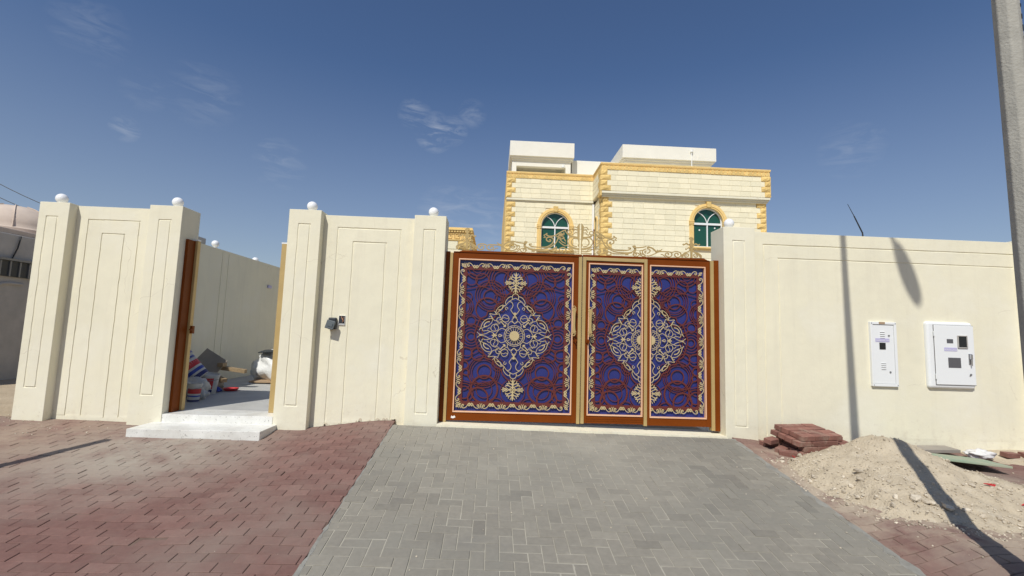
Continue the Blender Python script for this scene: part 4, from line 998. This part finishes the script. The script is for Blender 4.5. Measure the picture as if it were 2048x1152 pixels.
for r in range(4):
    z1 = 3.69-r*.22
    mb = MB(); mb.tone = hr.random(); rough_box(mb, -.98+(.12 if r % 2 else 0), -.68, 11.97, 12.03, z1-.205, z1, hr, .03); mb.build('quoin_stone', 'stone_yellow', an, tones=True)
    x = -.99+(.12 if r % 2 else 0)
    while x > -2.5:
        mb = MB(); mb.tone = hr.random(); mb.box(x-.42, x-.008, 12.0, 12.03, z1-.205, z1); mb.build('stone_block', 'stone_cream', an, tones=True); x -= .42

# ------------------------------------------------------------------ neighbour at the edge of the photograph
nb = thing('neighbour_house', 'old grey walled house with a pale dome beyond the corner pillar', 'house', (-11, 11, 0))
mb = MB(); mb.box(-13, -9.5, 7.4, 17, -.3, 2.97); mb.build('wall', 'grey_wall', nb, bevel=.02)
mb = MB(); mb.box(-13.05, -9.56, 7.35, 17, 2.9705, 3.08); mb.build('parapet', 'dome_plaster', nb, bevel=.02)
mb = MB(); mb.box(-9.4995, -9.46, 8.2, 10.6, 2.13, 2.43); mb.build('shutter_box', 'black_plastic', nb)
mb = MB()
for y in lin(8.25, 10.5, 12): mb.box(-9.46, -9.44, y, y+.03, 2.13, 2.43)
mb.box(-9.4995, -9.42, 8.15, 10.65, 2.44, 2.48); mb.build('shutter_bar', 'steel_grey', nb)
mb = MB(); P = [(9.15, .2), (9.15, 1.75), (9.2, 1.9), (9.3, 1.98), (9.42, 2.0), (9.7, 2.0)]
for a, b in zip(P, P[1:]): mb.tube([(-9.485, a[0], a[1]), (-9.485, b[0], b[1])], .03, 6)
mb.build('door_moulding', 'grey_wall', nb)
mb = MB(); mb.tube([(-9.48, 9.55, 2.95), (-9.47, 9.50, 2.7), (-9.48, 9.42, 2.45)], .012, 6); mb.build('conduit', 'wire_black', nb)
prof = [(1.0, 3.05), (1.0, 3.42), (.93, 3.44)]+[(max(.02, .9*math.cos(R_(a))), 3.46+.62*math.sin(R_(a))) for a in range(0, 91, 9)]
mb = MB(); mb.lathe(prof, 28, Matrix.Translation((-11.9, 11.75, 0))); mb.build('dome', 'dome_plaster', nb, smooth=50)
mb = MB(); mb.box(-13, -10.9, 10.6, 13.0, 3.0801, 3.30); mb.build('roof_block', 'dome_plaster', nb, bevel=.02)
mb = MB()
for a in range(0, 360, 45): mb.tube([(-11.9+.915*math.cos(R_(t))*math.cos(R_(a)), 11.75+.915*math.cos(R_(t))*math.sin(R_(a)), 3.46+.635*math.sin(R_(t))) for t in range(0, 80, 12)], .012, 5)
mb.build('dome_shadow_line', 'dome_plaster', nb)  # wire shadows on the dome, built as thin raised lines
for (za, zb), lab in zip(((5.9, 4.2), (5.45, 3.95), (5.0, 3.75)), ('topmost of the thin overhead wires above the pale dome', 'middle one of the thin overhead wires above the pale dome', 'lowest of the thin overhead wires crossing the pale dome')):
    mb = MB(); mb.tube([(-16+4*i/10, 14, za+(zb-za)*i/10-.12*math.sin(math.pi*i/10)) for i in range(11)], .010, 5); tag(mb.build('overhead_wire', 'wire_black'), lab, 'wire', 'overhead wires')
mb = MB(); mb.tube([(7.46, 9, 3.2), (7.435, 9, 3.602), (7.27, 9, 3.95)], [.014, .013, .011], 6); mb.tube([(7.27, 9, 3.95), (7.145, 9, 4.192)], [.007, .004], 6)
tag(mb.build('aerial_rod', 'wire_black'), 'thin dark aerial rod leaning up behind the meter wall', 'aerial')

# ------------------------------------------------------------------ street lamp and post
sp = thing('street_lamp', 'tall concrete street lamp pole standing in front of the meter wall', 'street lamp', (3.47, 2.8, -.25))
mb = MB(); zs_ = lin(-.3, 9.0, 16)
def pole_x(z): return 3.466-.024*z
mb.tube([(pole_x(z), 2.8, z) for z in zs_], [.0965-.0075*(z+.3) if z < 7 else .0418-.003*(z-7) for z in zs_], 8); o = mb.build('pole', 'concrete', sp, bevel=.006)
mb = MB(); rr = random.Random(2)
for k in range(30):
    z = 1.9+k*.085; r = .0965-.0075*(z+.3); a = R_(-52); mb.box(pole_x(z)+r*.90*math.cos(a)-.002, pole_x(z)+r*.90*math.cos(a)+.006, 2.8+r*.90*math.sin(a)-.006, 2.8+r*.90*math.sin(a), z, z+rr.uniform(.02, .07))
mb.build('seam_hole', 'black_plastic', sp)
mb = MB(); mb.tube([(3.25, 2.8, 8.9), (3.28, 2.4, 9.0), (3.32, 1.9, 9.02), (3.38, 1.2, 9.0)], .03, 8); mb.build('arm', 'steel_grey', sp)
mb = MB(); n = 20
P = [(3.39+.115*math.sin(2*math.pi*k/n), 1.0+.34*math.cos(2*math.pi*k/n)) for k in range(n)]
mb.add([(x, y, 9.03) for x, y in P]+[(3.39+(x-3.39)*.8, 1.0+(y-1.0)*.85, 8.93) for x, y in P]+[(3.39+(x-3.39)*.5, 1.0+(y-1.0)*.6, 9.08) for x, y in P],
       [tuple(range(2*n-1, n-1, -1)), tuple(range(2*n, 3*n))]+[(k+n, (k+1) % n+n, (k+1) % n, k) for k in range(n)]+[(k, (k+1) % n, (k+1) % n+2*n, k+2*n) for k in range(n)])
mb.build('lamp_head', 'lamp_grey', sp, smooth=40)
mb = MB(); mb.tube([(-5.02, 3.66, -.25), (-5.02, 3.66, 2.35)], .055, 10); tag(mb.build('steel_post', 'steel_grey'), 'plain steel post beside the red paving whose shadow reaches the terrazzo steps', 'post')

# ------------------------------------------------------------------ dirt heap, stones, loose pavers
PK = (4.25, 5.0); HPK = .455
BASE = [(3.36, 5.30), (3.22, 5.05), (3.2, 4.8), (3.27, 4.35), (3.46, 4.02), (3.72, 3.80), (4.3, 3.70), (4.95, 3.75), (5.35, 3.95), (5.3, 4.35), (5.1, 4.75), (5.0, 5.1), (4.85, 5.45), (4.62, 5.55), (4.2, 5.42), (3.62, 5.34)]
angs = sorted((math.atan2(y-PK[1], x-PK[0]), math.hypot(x-PK[0], y-PK[1])) for x, y in BASE)
AA = [a for a, r in angs]; AR = [r for a, r in angs]
AA = [AA[-1]-2*math.pi]+AA+[AA[0]+2*math.pi]; AR = [AR[-1]]+AR+[AR[0]]
def heap_h(x, y):
    dx, dy = x-PK[0], y-PK[1]; r = math.hypot(dx, dy); R0 = interp(math.atan2(dy, dx), AA, AR)
    n1 = mnoise.fractal(Vector((x*2.2, y*2.2, 3.3)), 1.0, 2.0, 4)
    t = r/(R0*(1+.10*n1)); 
    h = HPK*(max(0, 1-t)**1.02)/(1+.0*t)
    h *= 1-.10*math.exp(-(r/.13)**2)
    h += .028*n1*min(1, max(0, 1.1-t)*3)+.016*mnoise.fractal(Vector((x*10, y*10, 1.3)), .9, 2.0, 5)*min(1, max(0, 1.15-t)*4)
    return h, t
N = 130; hx, hy = lin(2.95, 5.75, N), lin(3.45, 5.98, N)
mb = MB(); hv = []
for y in hy:
    for x in hx:
        h, t = heap_h(x, y); hv.append((x, y, gz(x, y)+(h-.004 if t < 1.06 else h-.03)))
mb.add(hv, [(j*(N+1)+i, j*(N+1)+i+1, (j+1)*(N+1)+i+1, (j+1)*(N+1)+i) for j in range(N) for i in range(N)])
heap = tag(mb.build('sand_heap', 'heap_sand', smooth=0), 'heap of pale sand and rubble before the meter wall, crossed by a pole shadow', 'sand heap')
sr = random.Random(8)
def rock(r, seed):
    g = random.Random(seed); v = []; f = []
    lat, lon = 4, 6; sc = (g.uniform(.7, 1.3), g.uniform(.6, 1.1), g.uniform(.45, .9))
    pts = [(0, 0, -1)]+[(math.cos(math.pi*(-.5+i/lat)), 0, math.sin(math.pi*(-.5+i/lat))) for i in range(1, lat)]
    v.append(Vector((0, 0, -r*sc[2])))
    for i in range(1, lat):
        for k in range(lon):
            t = 2*math.pi*k/lon; c, s_ = math.cos(math.pi*(-.5+i/lat)), math.sin(math.pi*(-.5+i/lat)); q_ = r*g.uniform(.75, 1.2)
            v.append(Vector((q_*c*math.cos(t)*sc[0], q_*c*math.sin(t)*sc[1], q_*s_*sc[2])))
    v.append(Vector((0, 0, r*sc[2]*.9))); top = len(v)-1
    for k in range(lon): f.append((0, 1+(k+1) % lon, 1+k)); f.append((top, top-lon+k, top-lon+(k+1) % lon))
    for i in range(lat-2):
        for k in range(lon): f.append((1+i*lon+k, 1+i*lon+(k+1) % lon, 1+(i+1)*lon+(k+1) % lon, 1+(i+1)*lon+k))
    return v, f
def surf(x, y):
    h, t = heap_h(x, y); return gz(x, y)+max(0, h if t < 1.06 else 0)
def put_rock(mb, x, y, r, seed, sink=.3):
    v, f = rock(r, seed); T = Matrix.Translation((x, y, surf(x, y)+r*sink)) @ Matrix.Rotation(sr.uniform(0, 6.28), 4, 'Z') @ Matrix.Rotation(sr.uniform(-.5, .5), 4, 'X')
    mb.tone = sr.random(); mb.add([T @ p for p in v], f)
def heap_spot(edge=.5):
    while True:
        x, y = sr.uniform(3.0, 5.6), sr.uniform(3.5, 5.9); h, t = heap_h(x, y)
        if t < 1.12 and (sr.random() < (.25+.75*min(1, t)**2)): return x, y
for k in range(110):
    x, y = heap_spot(); mb = MB(); put_rock(mb, x, y, sr.choice([.008, .010, .012, .014, .018, .024, .03]), k); mb.build('stone', 'stone_pale', heap, tones=True)
for x, y, r in ((3.62, 4.55, .045), (3.55, 4.45, .035), (3.72, 4.05, .05), (3.82, 4.0, .04), (3.92, 3.96, .045), (3.78, 4.02, .03), (4.02, 3.9, .035), (3.4, 5.2, .03), (3.5, 5.25, .03), (3.33, 4.5, .022), (3.4, 4.3, .026), (3.5, 4.2, .02), (3.6, 4.12, .028), (4.12, 3.86, .026), (4.25, 3.85, .03), (4.4, 3.82, .02), (4.55, 3.84, .033), (4.7, 3.86, .024), (3.86, 4.1, .022), (3.7, 4.3, .02), (3.3, 4.75, .02)):
    mb = MB(); put_rock(mb, x, y, r, int(x*1000)); mb.build('stone', 'stone_pale', heap, tones=True)
mb = MB()
for k in range(1500):
    x, y = heap_spot(); put_rock(mb, x, y, sr.uniform(.004, .012), k % 40, .2)
mb.build('gravel', 'stone_pale', heap, tones=True, kind='stuff')
mb = MB()
for k in range(420):
    x = sr.gauss(4.2, 1.0); y = sr.gauss(4.3, .8)
    if DX1+.1 < x < 7 and 2.5 < y < 5.95: put_rock(mb, x, y, sr.uniform(.003, .009), k % 40, .3)
for k in range(90):
    x, y = sr.uniform(-8, 3), sr.uniform(2.6, 5.95); put_rock(mb, x, y, sr.uniform(.002, .0055), k % 40, .3)
for k in range(26):
    x, y = sr.uniform(-1, 3), sr.uniform(3.2, 5.8); put_rock(mb, x, y, sr.uniform(.005, .009), k % 40, .5)
for k in range(160):
    x, y = -6.0+sr.gauss(0, .7), 5.9+sr.gauss(0, .25); put_rock(mb, x, y, sr.uniform(.003, .012), k % 40, .3)
mb.build('scattered_grit', 'stone_pale', None, tones=True, kind='stuff')
for x, y, lab in ((4.62, 4.25, 'red plastic scrap among rubble on the outer slope of the sand heap'), (4.72, 4.05, 'red torn scrap lower down on the sand heap near the pole shadow'), (3.52, 5.36, 'tiny red scrap at the foot of the brick stack')):
    mb = MB(); z = surf(x, y); v = [(x+sr.uniform(-.04, .04), y+sr.uniform(-.03, .03), z+.012+sr.uniform(0, .035)) for _ in range(6)]
    mb.add(v+[(a, b, c-.006) for a, b, c in v], [(0, 1, 2), (2, 3, 4), (0, 2, 4, 5), (6, 8, 7), (8, 10, 9), (6, 11, 10, 8), (0, 6, 7, 1), (1, 7, 8, 2), (5, 11, 6, 0), (4, 10, 11, 5)]); tag(mb.build('plastic_scrap', 'red_litter'), lab, 'litter', 'red plastic scraps')

bs = thing('paver_stack', 'leaning stack of loose red paving bricks against the cream wall', 'bricks', (4.0, 5.75, .03))
br = random.Random(31)
def brick(mb, x, y, z, rz, l=.190, w=.093, h=.057, tilt=(0, 0)):
    T = Matrix.Translation((x, y, z+h/2)) @ Matrix.Rotation(rz, 4, 'Z') @ Matrix.Rotation(tilt[0], 4, 'X') @ Matrix.Rotation(tilt[1], 4, 'Y')
    mb.tone = br.random(); mb.box(-l/2, l/2, -w/2, w/2, -h/2, h/2, T)
ang = R_(13); ca, sa = math.cos(ang), math.sin(ang)
def stack_brick(u, v, k, dz=0, rz=0, h=.062):
    x, y = 3.64+u*ca-v*sa, 5.42+u*sa+v*ca
    mb = MB(); brick(mb, x, y, .002+.0632*k+v*.17+dz, ang+rz+br.gauss(0, .022), tilt=(R_(9.5)+br.gauss(0, .012), br.gauss(0, .014))); mb.build('brick', 'loose_red_paver', bs, tones=True, bevel=.004)
for k in range(4):
    for j in range(4):
        off = (0, .055, -.03, .04)[k]-.012*k+br.uniform(-.012, .012)
        for i in range(4):
            if (k == 3 and i == 3) or (k == 2 and i == 3 and j == 0): continue
            stack_brick(.10+i*.2+off+br.uniform(-.004, .004), .05+j*.104+br.uniform(-.004, .004)-.004*k, k)
for u, v, k, rz in ((-.09, .20, 0, .4), (-.12, .32, 1, .3), (.93, .10, 0, .15)): stack_brick(u, v, k, -.012, rz)
for x, y, a, t, lab in ((3.50, 5.46, -.5, .12, 'loose red brick fallen flat before the brick stack'), (3.47, 5.80, .2, .05, 'loose red brick lying against the foot of the gate pillar')):
    mb = MB(); brick(mb, x, y, gz(x, y), a, tilt=(t, 0)); tag(mb.build('brick', 'loose_red_paver', tones=True, bevel=.004), lab, 'brick', 'loose red bricks')
for x, y, z, a, t, lab in ((6.62, 5.82, .02, .1, .1, 'loose red brick on sand by the far end of the meter wall'), (6.85, 5.80, .02, -.15, .05, 'loose red brick resting on its neighbour at the far wall end'), (6.75, 5.66, -.03, .3, .2, 'loose red brick tilted forward in sand at the far wall end')):
    mb = MB(); brick(mb, x, y, gz(x, y)+max(0, z)+.02, a, tilt=(t, .05)); tag(mb.build('brick', 'loose_red_paver', tones=True, bevel=.004), lab, 'brick', 'loose red bricks')
# low sand by the wall end, green board, rag
mb = MB(); nn = 40; gx, gy = lin(5.6, 7.6, nn), lin(5.2, 6.13, nn)
mb.add([(x, y, gz(x, y)-.01+.09*math.exp(-((x-6.9)/.45)**2-((y-5.95)/.28)**2)+.012*mnoise.noise(Vector((x*5, y*5, 0)))) for y in gy for x in gx], [(j*(nn+1)+i, j*(nn+1)+i+1, (j+1)*(nn+1)+i+1, (j+1)*(nn+1)+i) for j in range(nn) for i in range(nn)])
mb.build('sand_drift', 'heap_sand', smooth=0, kind='stuff')
mb = MB()
T = Matrix.Translation((5.42, 5.48, .035)) @ Matrix.Rotation(R_(-14), 4, 'Z') @ Matrix.Rotation(R_(-3.5), 4, 'X') @ Matrix.Rotation(R_(3.0), 4, 'Y')
mb.box(-.52, .52, -.22, .24, -.012, .012, T); tag(mb.build('plywood_board', 'green_board', bevel=.003), 'pale green board lying propped on the ground behind the sand heap', 'board')
mb = MB(); T = Matrix.Translation((5.66, 5.93, .03)) @ Matrix.Rotation(R_(4), 4, 'Z') @ Matrix.Rotation(R_(3), 4, 'X'); mb.box(-.48, .34, -.10, .10, -.02, .02, T); tag(mb.build('timber_offcut', 'cement_board', bevel=.003), 'grey timber offcut lying along the foot of the meter wall', 'board')
def blob_mesh(c, s, seed, n=14, amp=.3, flat=0):
    v = []; f = []
    for i in range(n+1):
        for k in range(2*n):
            th, ph = math.pi*i/n, math.pi*k/n; d = Vector((math.sin(th)*math.cos(ph), math.sin(th)*math.sin(ph), math.cos(th)))
            q_ = 1+amp*mnoise.fractal(d*2.2+Vector((seed, seed*.7, 0)), 1, 2, 4)+amp*.5*abs(mnoise.noise(d*5+Vector((seed, 0, 0))))
            p = Vector((c[0]+d.x*s[0]*q_, c[1]+d.y*s[1]*q_, c[2]+d.z*s[2]*q_)); p.z = max(p.z, flat); v.append(p)
    for i in range(n):
        for k in range(2*n): f.append((i*2*n+k, (i+1)*2*n+k, (i+1)*2*n+(k+1) % (2*n), i*2*n+(k+1) % (2*n)))
    mb = MB(); mb.add(v, f); return mb
tag(blob_mesh((6.18, 5.78, .01), (.15, .1, .055), 3.1, amp=.5, flat=-.05).build('rag', 'rag_white', smooth=0), 'crumpled white rag on the ground beside the green board', 'rag')
mb = MB(); 
for k in range(5): mb.box(-6.55+k*.12, -6.50+k*.12+.25, 5.62+k*.03, 5.66+k*.03, gz(-6.4, 5.7)+.0, gz(-6.4, 5.7)+.025+.01*k)
tag(mb.build('timber_strip', 'yellow_trim'), 'yellowish timber strips lying by the foot of the corner pillar', 'timber')

# ------------------------------------------------------------------ rubbish inside the gateway
def pail(loc, r, h, rot, label, bands, lid=None, body='pail_white'):
    t = thing('paint_pail', label, 'bucket', loc, 'paint pails inside the gateway')
    T = Matrix.Translation(loc) @ rot
    def rad(z): return r*(.88+.12*z/h)
    mb = MB(); mb.lathe([(rad(0)*.96, 0), (rad(0), .01), (rad(h), h-.03), (rad(h)+.008, h-.03), (rad(h)+.008, h), (rad(h)-.006, h), (rad(h)-.01, h-.02)], 28, T); mb.build('bucket', body, t, smooth=40)
    for m, z0, z1, a0, a1 in bands:
        mb = MB(); n = 18; v = []
        for z in (z0, z1):
            for k in range(n+1): a = R_(a0+(a1-a0)*k/n); v.append(T @ Vector(((rad(z*h)+.0015)*math.cos(a), (rad(z*h)+.0015)*math.sin(a), z*h)))
        mb.add(v, [(k, k+1, n+2+k, n+1+k) for k in range(n)]); mb.build('label_print', m, t)
    if lid:
        mb = MB(); mb.lathe([(rad(h)+.012, h-.02), (rad(h)+.014, h+.012), (rad(h)*.9, h+.016)], 28, T); mb.build('lid', lid, t, smooth=40)
    mb = MB(); mb.tube([T @ Vector(((rad(h)+.012)*math.cos(R_(a)), (rad(h)+.012)*math.sin(R_(a))*.9, h*.80+.10*h*math.cos(R_(a*1.0))-.12*h)) for a in range(180, 361, 20)], .004, 6); mb.build('wire_handle', 'steel_grey', t)
    return t
RX, RY, RZ = (lambda a: Matrix.Rotation(R_(a), 4, 'X')), (lambda a: Matrix.Rotation(R_(a), 4, 'Y')), (lambda a: Matrix.Rotation(R_(a), 4, 'Z'))
pail((-4.60, 7.66, .47), .17, .42, RY(-42) @ RX(12), 'blue, white and red printed paint pail tipped over on the pile', [('print_navy', .02, .16, 180, 400), ('print_blue', .24, .36, 200, 380), ('print_red', .44, .66, 180, 400), ('print_blue', .76, .84, 200, 390)], 'print_blue')
pail((-4.60, 7.86, .22), .15, .31, RY(6) @ RX(4), 'white paint pail with a red printed label standing upright', [('print_red', .30, .86, 250, 330), ('print_navy', .30, .86, 200, 244), ('print_navy', .12, .26, 200, 330)])
pail((-4.26, 6.98, .22), .085, .26, RY(3), 'small paint tin with red and blue bands by the gold jamb', [('print_red', .45, .72, 150, 400), ('print_blue', .28, .36, 150, 400), ('print_navy', .02, .12, 150, 400)])
tag(blob_mesh((-4.52, 7.42, .36), (.18, .2, .15), 1.7, amp=.25, flat=.22).build('cement_bag', 'pail_white', smooth=0), 'crumpled white bag under the tipped paint pail', 'bag')
mb = MB(); T = Matrix.Translation((-4.30, 7.16, .285)) @ RZ(20) @ RY(80); mb.lathe([(.03, -.13), (.062, -.11), (.065, .08), (.03, .11), (.022, .14)], 20, T); tag(mb.build('plastic_jug', 'pail_white', smooth=40), 'white plastic jug lying beside the small paint tin', 'jug')
tag(blob_mesh((-4.60, 8.02, .25), (.12, .08, .045), 4.4, amp=.5, flat=.22).build('blue_wrapper', 'print_blue', smooth=0), 'blue crumpled wrapper at the foot of the upright pail', 'wrapper')
mb = MB(); mb.lathe([(.08, .224), (.10, .228), (.125, .262), (.12, .265), (.09, .236)], 24, Matrix.Translation((-4.40, 8.2, 0))); tag(mb.build('red_tray', 'print_red', smooth=40), 'shallow red tray on the courtyard floor beside the upright pail', 'tray')
mb = MB(); mb.box(-.22, .22, -.012, .012, -.17, .17, Matrix.Translation((-4.93, 8.45, .66)) @ RZ(10) @ RX(-22) @ RY(32)); tag(mb.build('cement_board', 'cement_board'), 'grey board leaning on the pile behind the paint pails', 'board')
for x, y, z, l, rz, ry, lab in ((-4.80, 8.55, .57, .85, 8, 8, 'upper timber plank sticking out of the pile'), (-4.85, 8.35, .45, .62, -14, 14, 'short thick timber plank lying under the longer plank'), (-4.72, 8.45, .63, .10, 0, 0, 'small timber offcut block on top of the long plank')):
    mb = MB(); mb.box(-l/2, l/2, -.06, .06, -.032, .032, Matrix.Translation((x, y, z)) @ RZ(rz) @ RY(ry)); tag(mb.build('timber_plank', 'plank_wood', bevel=.003), lab, 'plank', 'timber planks on the rubbish pile')
tag(blob_mesh((-5.0, 8.3, .3), (.35, .35, .2), 8.2, amp=.3, flat=.22).build('rubble_sack', 'cement_board', smooth=0), 'dusty brown sack beneath the boards of the pile', 'sack')
tag(blob_mesh((-4.30, 9.75, .50), (.44, .36, .36), 2.3, n=22, amp=.28, flat=.26).build('plastic_sack', 'sack_white', smooth=0), 'big white plastic sack standing sunlit at the end of the courtyard', 'sack')
mb = MB(); mb.box(-.5, .4, -.25, .25, -.012, .012, Matrix.Translation((-4.15, 9.52, .262)) @ RZ(3) @ RX(2)); tag(mb.build('brown_board', 'board_brown'), 'brown board lying under the white plastic sack', 'board')
mb = MB(); mb.box(-.22, .35, -.12, .12, -.008, .008, Matrix.Translation((-4.36, 9.5, .84)) @ RZ(-6) @ RX(10) @ RY(-4)); tag(mb.build('black_tray', 'black_plastic'), 'black plastic sheet on top of the white sack', 'sheet')
mb = MB(); mb.add([(-4.78, 9.2, .226), (-4.55, 9.16, .227), (-4.5, 9.34, .231), (-4.66, 9.36, .228)], [(0, 1, 2, 3)]); tag(mb.build('paper_sheet', 'paper_white'), 'white paper sheet on the courtyard floor before the sack', 'paper')

for o in bpy.data.objects:
    if 'wl' in o: del o['wl']
for m in bpy.data.materials:
    if 'col' in m: del m['col']
